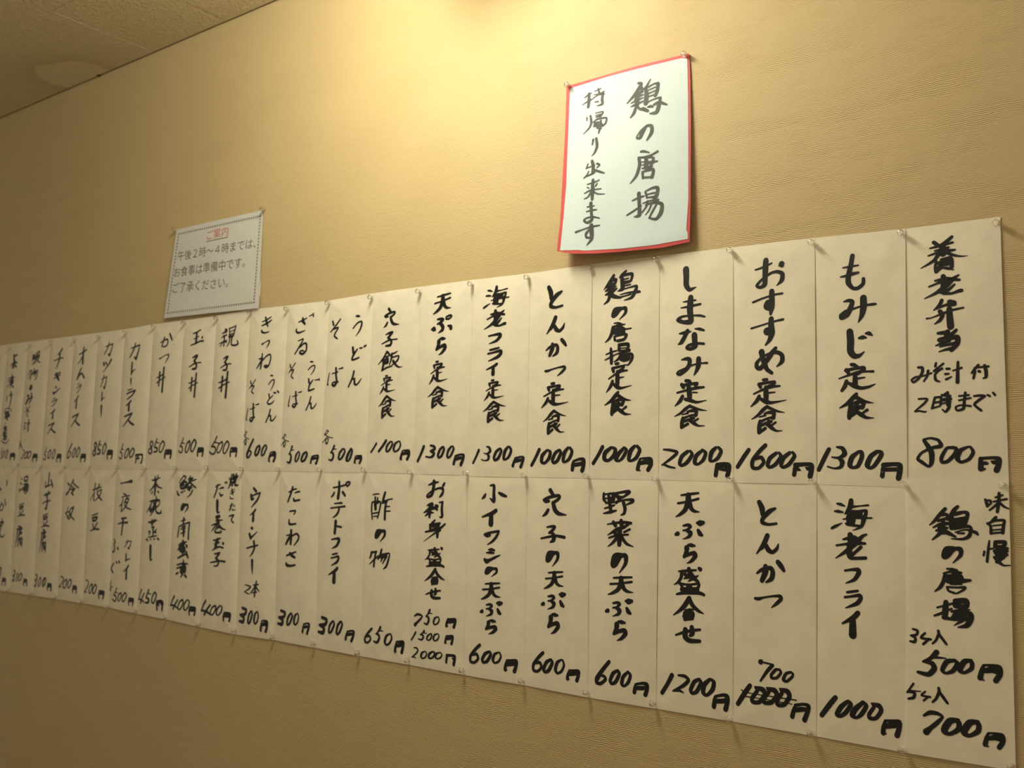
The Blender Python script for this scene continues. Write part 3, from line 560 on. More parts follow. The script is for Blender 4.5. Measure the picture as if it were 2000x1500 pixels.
さ:322,1312,18 390,1285,24 462,1258,18;375,1280,36 410,1315,36 445,1340,28;318,1425,30 325,1450,36 380,1462,26 450,1450,22
@520 1090 120 900
>三s 168,750,318,990
>零d 310,795,422,992
>零1 410,800,512,985
>円5 532,942,662,1122
@460 590 100 882
き:485,345,14 560,310,22 635,260,18;480,412,18 570,370,26 645,315,20;540,270,30 560,350,36 582,420,24;480,500,30 490,525,28 540,535,20 605,515,14
>つ 472,655,628,805
ね:495,900,26 485,1010,32 462,1150,28;440,985,20 500,970,24;480,1010,28 440,1080,26 398,1145,18;500,1010,20 560,940,22 625,905,22 640,960,26 610,1080,26 560,1130,28 525,1110,22 560,1090,20 600,1110,18
>そ 250,1330,385,1590
>う 592,1255,712,1530
@460 750 100 882
どc:612,180,28 618,225,28;680,200,14 620,260,22 585,320,22 610,350,24 660,335,20 695,295,16;695,155,24 725,155,22;750,125,22 770,145,24
>ば 188,330,445,660
>ん2 545,430,732,675
>各 128,800,270,1055
>六b 195,940,355,1280
>零b 345,1045,468,1248
>零d 455,1040,580,1250
>円2 580,1160,722,1352
@450 910 100 882
焼s:15,200,12 30,240,16;50,140,12 45,240,18 5,380,10;40,240,14 60,300,18 65,340,14;80,150,30 90,200,40 140,180,36;70,220,30 130,210,26;100,230,40 80,280,36;110,230,40 105,320,24 150,325,14;130,130,16 110,180,20;40,330,14 80,270,24
>き 15,385,105,575
>た 12,640,112,775
て:5,865,16 80,845,22 45,910,20 50,950,22 78,980,18
ウ:430,385,36 470,440,40;385,505,44 395,570,44 425,565,28;400,520,24 470,485,22 540,465,26;535,470,26 500,570,32 440,650,26 385,715,12
>イ 362,735,480,968
ン:390,1070,24 410,1072,44;365,1175,44 385,1240,40;380,1245,36 430,1200,24 500,1132,12
ナ:440,1300,40 450,1400,36 420,1490,30 370,1560,12;312,1415,20 420,1385,24 508,1365,22
@450 1070 100 789
ー:366,195,44 365,300,34 368,405,10
>二2 230,560,352,715
本:430,515,24 415,620,30 398,745,26;385,570,16 460,562,18;410,590,24 375,650,20 340,695,14;425,600,24 450,640,18 478,668,12;370,690,14 435,680,16
>三s 135,905,290,1162
>零d 278,960,378,1178
>零1 368,972,468,1182
>円2 462,1108,605,1310
@400 610 100 938
親:395,310,14 430,320,26;345,400,12 400,365,22 440,350,18;410,340,24 380,390,24;440,330,18 415,390,18;335,475,12 380,440,24 440,420,18;390,440,34 390,530,28 380,620,26;285,585,12 380,540,20 440,520,18;370,540,20 310,635,14;400,540,20 440,560,16;480,300,26 485,380,22 480,450,22;475,300,18 540,280,18 600,250,16;600,250,24 580,350,28 560,430,26;500,360,16 570,330,16;490,410,18 570,390,18;480,450,40 550,440,30;490,470,26 480,560,22 440,630,16;530,450,36 520,590,26 580,610,26 640,580,28 625,520,18
>子b 315,800,525,1080
丼:455,1100,34 440,1250,34 415,1560,38;360,1190,36 350,1320,30 335,1445,30;290,1295,16 380,1260,20 455,1210,20;290,1398,18 350,1350,20 420,1310,16 485,1280,16
@400 760 100 938
五t:255,872,24 200,980,24 145,1050,24;215,975,18 295,995,14;150,1055,22 215,1065,26 225,1120,28 200,1180,26 150,1190,22 105,1155,26
零t:350,965,24 290,1010,22 255,1100,24 255,1160,20 295,1160,20 340,1080,22 360,1000,24 345,965,22
零u:440,955,24 385,1040,24 365,1150,24 400,1180,20 450,1100,24 478,1010,26 450,955,22
円t:510,1080,22 495,1160,26 497,1232,26;510,1082,24 570,1078,24 610,1090,28 605,1170,26 590,1232,26;510,1150,24 600,1140,26;530,1115,24 590,1110,26
@385 910 100 938
>焼s 590,125,775,430
>き 620,415,715,605
>た 610,680,730,825
>て 612,890,705,1050
だ:365,385,16 410,350,24 455,345,14;405,360,28 385,450,30 340,575,22;430,425,12 480,400,24 515,400,20;440,495,20 465,545,30 505,530,20;530,312,10 560,300,30;590,285,10 580,325,14
し2:405,645,46 405,740,46 405,830,36 420,850,30 445,845,14
巻:380,935,30 440,925,50;400,930,50 410,1000,50;385,1000,30 495,990,18;295,1090,14 370,1060,24 440,1030,30;420,1000,50 430,1080,40 480,1140,30 550,1170,14;380,1070,26 340,1140,26 295,1200,12;400,1060,30 400,1150,28;385,1120,24 440,1130,24;375,1150,22 360,1200,30 390,1220,28 470,1215,28 465,1180,20
玉:330,1362,16 400,1350,26 465,1320,16;410,1350,44 385,1410,50 370,1490,44;345,1430,12 440,1400,20;310,1545,14 380,1500,24 440,1480,20 510,1500,24;505,1415,34 520,1425,26
@385 1060 100 789
子:295,170,14 340,165,20 378,155,20 340,210,24 315,235,22;315,235,22 360,280,28 355,330,24 330,355,18 285,358,10;228,305,12 310,290,18 390,280,18 460,290,22
四:150,895,30 110,960,26 75,1045,24;70,1042,24 150,1055,26 220,1095,24;225,955,22 175,1020,28 125,1105,30
>零t 215,955,325,1115
>零c 305,958,420,1125 .7
>円t 412,1062,545,1222 1.1
@330 620 100 938
玉b:475,300,14 540,275,20 610,228,14;540,280,30 535,370,34 525,470,34;485,400,12 580,350,12;430,515,14 520,480,20 600,440,18 660,435,22;640,370,32 645,372,20
>子b 398,685,628,965
>丼 385,1015,568,1475
@330 760 100 938
>五t 185,885,325,1175
>零t 315,935,432,1165
>零u 412,912,545,1158
>円t 535,1068,668,1240
@310 910 100 938
鯵:480,175,20 440,240,24 400,305,14;470,185,20 520,200,26 500,250,22 460,280,18;420,330,30 500,290,30 535,310,30 500,400,40 430,410,30 415,350,26;430,350,50 480,340,50;360,470,30 375,520,36 400,535,26;430,490,20 470,475,28;495,460,20 515,460,16;605,185,20 580,240,26 620,230,30 650,220,20;570,245,30 640,250,30;580,290,16 640,270,22 715,245,16;610,250,40 560,340,40 520,410,20;610,310,30 660,360,26 705,400,24;640,350,20 570,400,30;640,390,20 580,430,30;650,440,24 610,520,24 545,582,10;560,400,50 590,440,40
>の 420,690,580,865
南:490,950,30 485,1000,40 480,1060,30;435,1012,14 515,985,24;400,1120,26 390,1200,30 375,1300,26;400,1110,22 480,1070,22 590,1035,26;595,1040,34 580,1180,34 575,1340,34;450,1120,20 520,1100,24;490,1110,40 490,1180,50 485,1285,36;430,1240,18 510,1200,24;430,1160,16 520,1140,20
蛮:400,1450,20 460,1410,24 545,1390,16;480,1375,36 470,1440,40;450,1430,40 420,1480,30 375,1545,10;530,1440,16 550,1480,34
@310 1060 100 882
蛮b:480,0,30 430,40,60 400,60,40;400,100,50 460,90,60 480,110,40;400,130,40 470,130,60;430,60,80 440,170,40;360,262,22 430,225,26 490,195,24 510,180,20;510,160,30 520,210,36 540,258,22;500,45,20 515,55,36
漬:460,300,24 455,350,40 450,420,60;345,380,20 420,360,24 490,355,20 535,368,18;335,440,18 400,420,24 480,400,30;325,535,26 355,520,24 375,508,10;420,420,40 410,500,40 430,530,20;480,380,40 490,450,40 480,510,30;450,400,50 450,480,50;440,540,30 405,590,16;470,550,26 500,585,36;430,510,20 480,500,24
>四 205,905,365,1150
>零t 345,965,460,1155 
>零c 440,970,565,1172 .65
>円t 532,1092,665,1262 1.1
@270 620 90 900
か2:545,395,22 530,460,22 490,575,18;468,500,14 540,450,18 600,430,22 610,490,24 590,550,20 540,578,18 510,565,12;645,320,22 665,370,28 690,440,26
>つ 435,715,642,905 .7
>丼 385,965,572,1475
@270 760 90 844
八t:275,955,20 245,980,22 245,1020,22 265,1080,28 270,1150,28 240,1185,22 205,1155,24 215,1110,22 270,1060,20 300,1000,22 280,955,20
五u:375,915,22 350,980,22 325,1060,24;360,975,16 415,990,12;325,1065,18 375,1085,28 365,1140,26 305,1155,18
>零u 398,938,525,1170 .9
>円t 498,1105,645,1280 1
@260 910 90 900
茶:390,280,18 440,275,26 550,230,20;455,210,26 450,270,34;508,180,18 500,240,26 480,290,30;460,290,44 460,400,50 450,565,34;450,370,44 400,440,26 345,500,12;475,350,40 520,410,28 595,437,12;410,500,24 390,540,22;510,495,24 530,520,24
碗:345,695,14 400,680,26 470,665,24;400,690,30 370,780,30 290,910,12;370,780,40 360,840,50 370,900,24;430,690,30 440,780,40 380,880,40;480,600,26 490,640,28;470,680,50 540,670,30 550,700,26 540,760,22 500,800,24;470,700,50 450,830,40 370,970,16;480,790,34 480,880,30 520,925,30 580,915,28 575,870,20
蒸:335,1100,24 400,1095,36 500,1060,18;410,1060,36 410,1140,50;460,1040,24 450,1090,40;395,1200,20 445,1195,28 420,1240,26;430,1220,30 425,1350,30;345,1280,30 370,1290,30 345,1350,18;495,1240,20 450,1290,26 490,1300,22;330,1395,14 410,1380,24 500,1360,16;295,1430,30 325,1455,24;370,1430,20 390,1440,18;440,1430,22 465,1425,18;515,1410,30 540,1440,26
@250 1050 100 882
>し2 390,120,450,398
>四 182,880,312,1140
>五u 308,880,428,1130
>零u 418,925,532,1140
円u:520,1100,30 518,1170,30 520,1240,30;525,1100,30 590,1090,34 620,1120,28 615,1180,28 605,1248,32;530,1150,36 610,1150,36;540,1120,40 600,1120,40
@215 640 90 900
カ:450,408,14 530,375,20 615,340,18;530,310,22 500,430,24 425,585,20;615,345,20 585,480,26 545,610,34;545,612,34 510,580,18
レ:470,690,28 465,800,32 455,910,26;455,910,22 480,860,20 535,815,12
>ー 430,985,470,1145
ラ2:390,1228,14 440,1210,16 480,1195,12;365,1300,18 450,1260,20 535,1225,20;535,1230,30 480,1320,22 375,1405,16
@215 770 90 900
>イ 340,115,470,340
ス:320,440,20 400,405,22 475,370,18;470,375,28 400,490,22 290,630,14;395,500,24 440,560,28 500,598,26
>五t 185,965,310,1272
>零t 305,1045,420,1250
>零u 400,1040,528,1245
円v:540,1185,26 540,1260,24 525,1340,24;545,1190,26 600,1180,26 650,1180,26;575,1200,30 580,1250,36;655,1185,26 650,1270,26 630,1345,28;560,1260,24 600,1255,20
@200 910 90 900
横:385,345,18 500,318,18 600,300,40
夜:440,540,18 490,565,26;405,618,14 480,590,18 565,580,22;440,640,22 410,740,26 365,790,16;415,760,26 405,890,24;520,600,24 480,680,26 460,730,20;500,640,26 550,640,26;550,650,24 500,780,26 410,890,18;480,700,30 510,720,30;470,760,26 520,820,24 605,850,16
干:410,1028,18 510,1015,22;445,1030,40 445,1120,36 415,1350,20;342,1130,16 440,1108,20 540,1105,24
@195 1050 90 844
>カ 485,25,620,215
>レ 495,285,600,440
>イ 460,495,575,770 .8
ふ:290,30,20 310,80,26 285,120,20 300,170,26 290,240,26 260,262,18 235,240,12;210,155,20 220,190,26;365,190,32 370,205,30
ぐ:280,470,20 215,560,24 240,610,26 265,645,18;335,445,28 345,460,26;385,435,28 395,452,26
>各 160,790,270,975
>五t 248,905,370,1170
>零t 345,995,435,1165
>零u 420,995,530,1180
>円t 538,1095,650,1255
@100 640 140 1500
>カ 1135,300,1335,605
ツ:1140,750,40 1150,795,24;1185,740,30 1205,770,22;1300,670,28 1240,780,26 1120,950,8
>カ 1065,990,1220,1290
>レ 1080,1340,1170,1545
オ:625,565,16 700,520,20 780,462,18;720,420,28 705,560,34 695,750,36;700,590,20 650,690,18 595,765,10
ム:670,850,20 620,960,26 580,1080,28;580,1075,24 640,980,24 680,960,22;680,955,24 700,1000,28 725,1050,30
>ラ2 560,1155,680,1385
>イ 510,1415,625,1700 .8
チ:260,450,28 215,520,22 165,580,12;90,700,14 190,655,16 285,630,16;215,560,30 205,680,28 140,855,16
キ:105,1000,12 150,975,20 230,940,16;95,1070,12 160,1030,20 230,985,16;140,970,36 170,1040,44 200,1095,30
ン2:130,1245,22 145,1258,26;80,1370,34 100,1375,36;100,1380,24 160,1330,18 215,1268,12
>ラ2 45,1465,175,1660
@100 780 140 1500
>ー 1065,115,1115,385
>ス 445,290,655,585
>イ 5,205,130,415 .8
>ス -55,480,135,735
>八t 880,890,1005,1195
>五u 980,860,1100,1160
>零u 1090,905,1205,1155
>円t 1190,1055,1325,1260
六t:470,935,26 410,1050,24 360,1160,26 365,1220,30 400,1215,22 450,1130,20 400,1080,16
>零t 470,1000,560,1215
>零u 545,990,650,1220
>円t 635,1140,760,1315
>零u 35,1040,130,1250 .9
>円t 135,1140,245,1320
@0 780 120 1286
>五t 915,1000,1025,1275
>零t 1020,1045,1110,1240
@100 910 140 1500
冷:385,370,30 410,395,30;345,595,36 400,520,30 490,290,20;490,285,24 500,370,22 600,455,22;450,430,16 490,450,20;430,490,16 480,490,24 525,475,24 470,550,30;455,560,28 495,610,26
奴:390,860,18 370,960,22 345,990,22 390,1080,24;325,990,16 400,960,16 430,990,16;430,920,20 425,1010,20 385,1100,20 430,1100,20;440,900,20 510,860,24;505,870,30 470,980,26 430,1080,20;420,960,30 460,1060,24 525,1125,18
枝:895,500,16 950,490,22 1000,460,20;960,375,30 940,500,28 930,720,28;940,560,22 850,715,16;1045,380,28 1020,460,28;970,490,14 1080,440,24;1000,540,16 1090,495,22;1090,500,26 1060,620,26 950,735,16;1000,570,26 1040,650,30 1100,715,24;1000,500,16 1010,570,20
豆:895,1040,18 960,1015,20 1020,990,16;905,1090,30 915,1150,30;905,1090,26 1000,1070,30 985,1120,30;920,1145,30 970,1140,28;910,1220,28 920,1290,26;1005,1185,24 970,1250,26 940,1310,26;855,1360,16 940,1320,26 1040,1325,26
@90 1050 140 1400
>二 248,755,380,980 .7
>零t 350,800,450,990
>零u 435,800,538,992
>円t 530,930,638,1095
>二 745,825,870,1080 .7
>零t 855,890,950,1090
>零u 925,900,1032,1105
>円t 1042,1025,1170,1205
>零u -30,770,40,945
>円t 38,890,145,1045
@0 650 120 1286
茶b:390,460,26 340,500,26;330,470,30 330,560,36 345,620,50;260,700,12 330,630,30 400,630,18;320,690,40 320,740,30;350,680,30 380,720,26;300,720,20 300,735,20
>漬 185,870,355,1170
け:185,1335,20 180,1430,18;235,1320,16 290,1290,22;270,1245,26 275,1350,26 235,1575,18
吸:725,470,22 720,590,20;730,480,20 780,470,24 790,530,30 730,560,26;740,510,40 770,540,40;800,430,18 860,390,22 850,480,24;820,440,30 790,580,24 705,670,12;790,520,40 860,480,30 830,560,26;820,570,26 840,610,20 885,620,10;800,590,18 750,650,12
>物 630,740,840,1000
中:660,1170,30 700,1130,44 690,1180,36;685,1120,40 680,1190,30
み3:610,1320,22 645,1325,28 620,1400,26 590,1470,40 570,1480,26;600,1460,20 660,1380,18 730,1350,14;700,1275,28 700,1380,30 650,1490,16
@0 780 120 1286
>そ 560,130,685,375
>汁s 530,410,680,680
括:120,260,10 160,200,12 210,190,14 250,205,12 290,250,10
梅:150,290,40 220,280,40;160,340,40 240,340,40;130,385,14 190,370,30 250,340,20;180,400,30 205,430,20
鮭:160,500,10 162,520,10;175,565,18 130,610,24;130,600,40 170,600,40;110,700,20 150,660,30 190,640,14;95,740,14 140,720,26 185,700,16
鮭b:140,740,20 135,800,40 140,850,26;110,770,20 170,770,30 170,830,20 110,830,24
括b:65,850,10 85,890,14 140,920,14 190,900,14 225,840,10
>五t 20,1005,95,1250
>零t 80,1060,140,1230
>零u 140,1045,215,1245
>円u 235,1120,350,1275
>入s 385,860,495,1050
>二 455,1055,560,1250 .7
>零t 535,1080,625,1240
>零u 590,1075,700,1240
>円t 705,1140,820,1305
@0 910 120 1286
>か2 5,690,175,945
い:10,345,18 15,440,24 35,505,26 60,470,12;165,310,16 180,350,20 160,410,16
焼b:0,1180,30 10,1250,20;90,1105,18 75,1180,22;40,1190,24 115,1170,24 60,1260,26;0,1270,16 50,1240,26;70,1260,26 40,1350,24 0,1420,16;40,1340,24 40,1450,24 90,1490,20 130,1440,16
湯:480,265,24 495,280,22;460,365,30 475,375,28;435,475,26 440,545,20;440,520,20 500,480,26 540,440,20;545,240,24 545,310,30;545,235,20 610,220,26 600,300,30 550,320,26;520,390,16 600,360,20;560,380,30 540,480,40 520,510,24;570,420,50 620,400,34 615,500,30 560,590,16;560,470,50 545,550,30;590,450,40 585,520,30
>豆 400,775,572,1065
>豆 895,990,1085,1290
腐:430,1260,22 480,1275,30;400,1330,30 480,1310,40 510,1310,26;410,1330,34 400,1450,34 345,1700,12;470,1330,60 460,1400,60;440,1440,30 420,1560,30 415,1680,26;440,1530,30 500,1510,30 500,1600,24 490,1700,20;460,1560,50 470,1630,50;450,1420,40 500,1400,30
>腐 850,1320,1020,1815
山:1060,150,24 1050,280,24 1035,420,24;990,335,18 980,430,20;980,440,22 1050,410,20 1110,390,14;1095,295,26 1115,360,28 1135,430,28
芋:960,610,26 1010,600,26 1085,565,26;1000,570,26 1010,640,26;1050,540,30 1030,610,30;920,785,14 1010,740,20 1095,725,18;1020,640,30 1030,750,34 1005,890,40;1000,900,34 975,890,16
@0 1040 120 1286
>零u -15,710,72,965
>円t 58,945,160,1110
>三s 265,775,360,1025
>零t 355,840,425,1025
>零u 410,840,510,1020
>円t 510,965,610,1125
>三s 722,865,820,1135
>零t 820,925,905,1130
>零u 900,935,1008,1140
>円t 1005,1055,1118,1220
@1070 80 300 2000
鶏p:1175,550,22 1215,565,40 1140,690,40 1030,815,12;1210,590,20 1230,630,30 1190,700,30;1140,690,16 1240,660,20;1150,740,16 1240,700,20;1080,815,10 1160,770,30 1240,740,14;1080,858,10 1140,830,30 1250,780,14;1170,690,50 1150,780,50;1165,770,50 1170,860,30 1210,890,26 1240,885,40 1300,910,30;1150,850,30 1120,940,36 1075,998,16;1335,500,14 1290,580,24 1230,650,12;1275,620,30 1285,700,50 1275,810,50;1290,610,22 1380,560,20 1435,550,30;1435,560,36 1425,640,40 1400,710,36;1310,640,16 1400,600,16;1310,685,16 1400,645,16;1310,725,16 1410,690,16;1255,825,16 1350,770,16 1460,735,22;1465,740,30 1440,860,46 1410,930,40 1330,945,16;1380,830,26 1450,800,36 1550,828,18;1300,860,16 1340,850,30 1370,860,14
の2:1280,1110,30 1230,1180,60 1200,1260,36 1155,1260,20 1200,1180,20 1290,1105,30 1350,1110,40 1350,1190,46 1290,1290,22
持:480,740,16 540,690,22 570,680,14;450,835,12 530,780,24 560,760,16;535,690,40 535,780,44 525,860,40;610,655,12 690,620,18;655,620,20 670,680,34;560,770,12 640,710,18 730,660,24;600,700,12 700,690,30 735,690,16;715,690,36 705,760,40 710,820,36 640,845,12;610,795,14 655,790,22
帰:510,1000,24 510,1040,16;555,975,30 565,1060,36 540,1130,26 460,1215,8;620,940,14 715,920,20 700,960,26 625,990,14;620,970,12 690,950,14;630,990,20 690,980,24;590,1060,16 640,1020,24 760,1000,24 750,1070,30 710,1110,20;620,1080,60 660,1060,30;600,1110,30 700,1090,44;690,1040,34 680,1120,40 660,1200,22;640,1130,30 690,1140,26
り:590,1285,26 580,1350,20;630,1270,30 640,1370,36 610,1450,26 570,1500,8
@1070 290 300 1875
唐p:1135,40,22 1170,35,26 1240,50,12;1340,35,24 1260,80,20 1170,105,18;1110,115,30 1120,200,36 1080,330,30 1005,428,12;1130,110,20 1270,105,24;1200,120,40 1200,230,50;1290,120,28 1255,220,30;1150,165,12 1335,155,18;1150,205,12 1290,170,20;1150,245,14 1240,230,30 1270,220,20;1155,290,26 1160,360,26;1155,285,20 1285,255,30 1270,350,36;1165,355,20 1270,350,24
揚p:1110,550,40 1115,680,36 1115,810,42 1050,835,8;1030,638,14 1110,600,22 1175,580,16;965,815,16 1050,760,20 1140,700,16;1190,530,22 1210,600,24;1195,520,16 1280,480,24 1340,480,34 1330,560,40 1300,620,40;1215,560,14 1300,540,20;1210,600,14 1300,590,24;1160,670,14 1240,640,16 1350,625,20;1215,650,30 1200,710,20 1150,780,14;1190,690,14 1300,660,28 1390,680,36 1380,780,44 1320,860,30 1235,850,16;1260,690,20 1230,760,16 1190,810,10;1320,690,20 1270,780,22 1235,850,16
出:540,155,36 555,220,44 545,300,36;490,190,16 475,235,20;465,245,14 540,215,16;600,185,26 630,200,22 600,235,14;500,280,16 480,320,20 440,362,16;470,340,18 560,300,20 580,270,16;560,260,26 640,285,26 690,300,14
来:550,385,34 545,500,46 540,620,36;480,440,14 560,415,20 625,385,16;480,475,14 500,485,16;600,430,20 580,460,16;445,550,12 520,510,20 650,490,14;530,530,30 490,590,20 440,618,10;560,530,20 610,555,18 695,555,10
まp:525,670,36 530,780,30 535,870,34 480,905,24 440,880,20 470,850,16 550,835,18 630,850,12;480,715,12 520,705,16 568,700,10;470,770,12 530,755,18 595,745,12
すp:340,1022,22 440,985,14 530,955,20 630,938,14;530,940,44 535,1040,44 530,1110,34 475,1180,10;500,1000,26 465,1040,26 470,1085,22 510,1090,22
@1740 1160 260 1147
>ケs 260,830,355,925
>入s 355,795,505,950
>零3 435,1060,615,1220
>零3 605,1075,785,1235
>円2 795,1185,992,1342
@1560 1180 220 1100
>一 205,885,388,1105
@1410 700 200 1200
>一 165,1048,348,1295
>零d 522,1090,725,1295
>零d 680,1085,885,1295
>円3 828,1218,1085,1415
@1410 1190 200 1200
>一 165,865,362,1132
>零8 338,895,540,1108
>零8 475,905,680,1115
>零8 632,915,828,1140
@1260 700 200 1200
>食2 350,540,740,830
'''

TEMPL, PLACED = {}, []          # name -> strokes in wall coordinates ; (name, strokes)
def lscale(px, py):
    a = unp(px, py); b = unp(px + 1, py); c = unp(px, py + 1)
    det = (b.x - a.x) * (c.z - a.z) - (b.z - a.z) * (c.x - a.x)
    return math.sqrt(abs(det))
def pbox(st):
    xs0 = ys0 = 1e9; xs1 = ys1 = -1e9
    for s in st:
        for x, z, ww in s:
            px, py = prj(x, WALL, z); r = 0.5 * ww / lscale(px, py)
            xs0 = min(xs0, px - r); xs1 = max(xs1, px + r); ys0 = min(ys0, py - r); ys1 = max(ys1, py + r)
    return xs0, ys0, xs1, ys1
def parse():
    org = None; todo = []
    for ln in GLYPHS.strip().splitlines():
        ln = ln.strip()
        if not ln or ln[0] == '#': continue
        if ln[0] == '@':
            a = [float(q) for q in ln[1:].split()]; org = (a[0], a[1], a[2] / a[3])
        elif ln[0] == '>':
            q = ln[1:].split(); bb = [float(k) for k in q[1].rstrip(',').split(',')]
            s = org[2]
            todo.append((q[0], (org[0] + bb[0] * s, org[1] + bb[1] * s, org[0] + bb[2] * s, org[1] + bb[3] * s), float(q[2]) if len(q) > 2 else 1.0))
        else:
            nm, body = ln.split(':'); strokes = []
            for part in body.split(';'):
                st = []
                for pt in part.split():
                    x, y, ww = (float(k) for k in pt.split(','))
                    px, py = org[0] + x * org[2], org[1] + y * org[2]
                    wx, wz = wl(px, py)
                    st.append((wx, wz, max(ww, 6) * (1.25 if 'p' in nm or nm in ('零9', '零a', '七2') else 1.0 if nm[0] in '零一二三四五六七八円' else 1.14 if body.count(';') < 5 else 1.05 if body.count(';') < 7 else 0.93) * (1.17 if org[0] < 430 else 1.0) * org[2] * lscale(px, py)))
                if st: strokes.append(st)
            TEMPL[nm] = strokes; PLACED.append((nm, strokes))
    for nm, bb, k in todo:
        st = TEMPL[nm]
        ax = [p[0] for s in st for p in s]; az = [p[1] for s in st for p in s]
        cx0, cz0 = (min(ax) + max(ax)) / 2, (min(az) + max(az)) / 2
        tx, tz = wl((bb[0] + bb[2]) / 2, (bb[1] + bb[3]) / 2); sx = sz = 1.0
        for it in range(7):
            wk = math.sqrt(sx * sz) * k * (1.2 if nm[-1] in 'tuv' else 1.0)
            cur = [[(tx + (x - cx0) * sx, tz + (z - cz0) * sz, ww * wk) for x, z, ww in s] for s in st]
            b = pbox(cur)
            fx = (bb[2] - bb[0]) / max(b[2] - b[0], .1); fz = (bb[3] - bb[1]) / max(b[3] - b[1], .1)
            sx *= min(max(fx, .3), 3); sz *= min(max(fz, .3), 3)
            mx, my = (bb[0] + bb[2]) / 2, (bb[1] + bb[3]) / 2
            q0 = wl((b[0] + b[2]) / 2, (b[1] + b[3]) / 2); q1 = wl(mx, my)
            tx += q1[0] - q0[0]; tz += q1[1] - q0[1]
        PLACED.append((nm, cur))
parse()
def smooth(st, n=5):
    if len(st) < 3: return list(st)
    out = []; P = [st[0]] + list(st) + [st[-1]]
    for i in range(1, len(P) - 2):
        p0, p1, p2, p3 = P[i-1:i+3]
        # sharper than a full spline so that corners stay corners
        for j in range(n):
            t = j / n; t2 = t * t; t3 = t2 * t
            q = []
            for c in range(3):
                m1 = 0.38 * (p2[c] - p0[c]); m2 = 0.38 * (p3[c] - p1[c])
                q.append((2*t3 - 3*t2 + 1) * p1[c] + (t3 - 2*t2 + t) * m1 + (-2*t3 + 3*t2) * p2[c] + (t3 - t2) * m2)
            q[2] = max(q[2], 0.0004); out.append(tuple(q))
    out.append(st[-1]); return out
def ink_strokes(strokes, v, f, hfun, off):
    """flat brush strokes with varying width that follow the sheet's own surface"""
    def add(x, z):
        v.append((x, WALL - hfun(x, z) - off, z)); return len(v) - 1
    for st in strokes:
        pts = smooth(st)
        prev = None
        for i, (x, z, ww) in enumerate(pts):
            a = pts[max(i - 1, 0)]; b = pts[min(i + 1, len(pts) - 1)]
            dx, dz = b[0] - a[0], b[1] - a[1]; L = math.hypot(dx, dz) or 1e-9
            nx, nz = -dz / L * ww / 2, dx / L * ww / 2
            cur = (add(x + nx, z + nz), add(x - nx, z - nz))
            if prev: f.append((prev[0], cur[0], cur[1], prev[1]))
            prev = cur
        for x, z, ww in st:
            N = 10; c = [add(x + math.cos(k * 6.2832 / N) * ww * .5, z + math.sin(k * 6.2832 / N) * ww * .5) for k in range(N)]
            f.append(tuple(c))

# ------------------------------------------------------------------ menu strips
TOPX = [1954,1769,1592,1433,1289,1158,1036,925,823,730,645,564,490,424,361,301,245,193,147,100,57,17,-19]
TOPY = [424,447,465,483,500,516,534,547,560,573,587,597,605,617,626,633.5,643.5,650,656,662.5,667.5,673,678]
SEAX = [1971,1773,1596,1434,1287,1152,1030,914,808,716,626,547,473,406,343,284,228,175,126,80,34,-5,-40]
SEAR = [938,952,945.5,941.5,938,934.5,932.8,928.5,925.5,923,922,921,920,919,919,918,917,917,916,915,914,913,912]
SEAL = [0,949,946,943,937.5,935,932,930.4,926,922.6,922.6,921,920,919,919,918,917,917,916,915,914,913,912]
BOTX = [1985,1771,1595,1432,1282,1149,1024,906,799,703,616,536,461,391,327,268,213,162,112,65,20,-24,-60]
BOTY = [1505,1470,1438,1409,1384,1362,1338,1318,1298,1281,1265,1250,1239,1224.5,1210,1198.5,1186.5,1178,1170,1163,1156,1149,1143]
UPPER = ['yoro bento 800 yen','momiji teishoku 1300 yen','osusume teishoku 1600 yen','shimanami teishoku 2000 yen','tori karaage teishoku 1000 yen','tonkatsu teishoku 1000 yen','ebi furai teishoku 1300 yen','tempura teishoku 1300 yen','anago meshi teishoku 1100 yen','udon and soba 500 yen','zaru udon and soba 500 yen','kitsune udon and soba 600 yen','oyako don 500 yen','tamago don 500 yen','katsu don 850 yen','curry rice 500 yen','katsu curry 850 yen','omelette rice 600 yen','chicken rice 500 yen','suimono and miso soup 200 yen','chazuke 500 yen','']
LOWER = ['tori karaage 500 and 700 yen','ebi furai 1000 yen','tonkatsu with struck-out 1000 yen','tempura moriawase 1200 yen','yasai tempura 600 yen','anago tempura 600 yen','ko-iwashi tempura 600 yen','sashimi moriawase 750 to 2000 yen','su-no-mono 650 yen','potato furai 300 yen','tako wasa 300 yen','wiener sausage 300 yen','dashimaki tamago 400 yen','aji nanban-zuke 400 yen','chawan-mushi 450 yen','ichiya-boshi karei and fugu 500 yen','edamame 200 yen','hiyayakko 200 yen','yamaimo tofu 300 yen','yudofu 300 yen','ika-yaki cut by the frame']
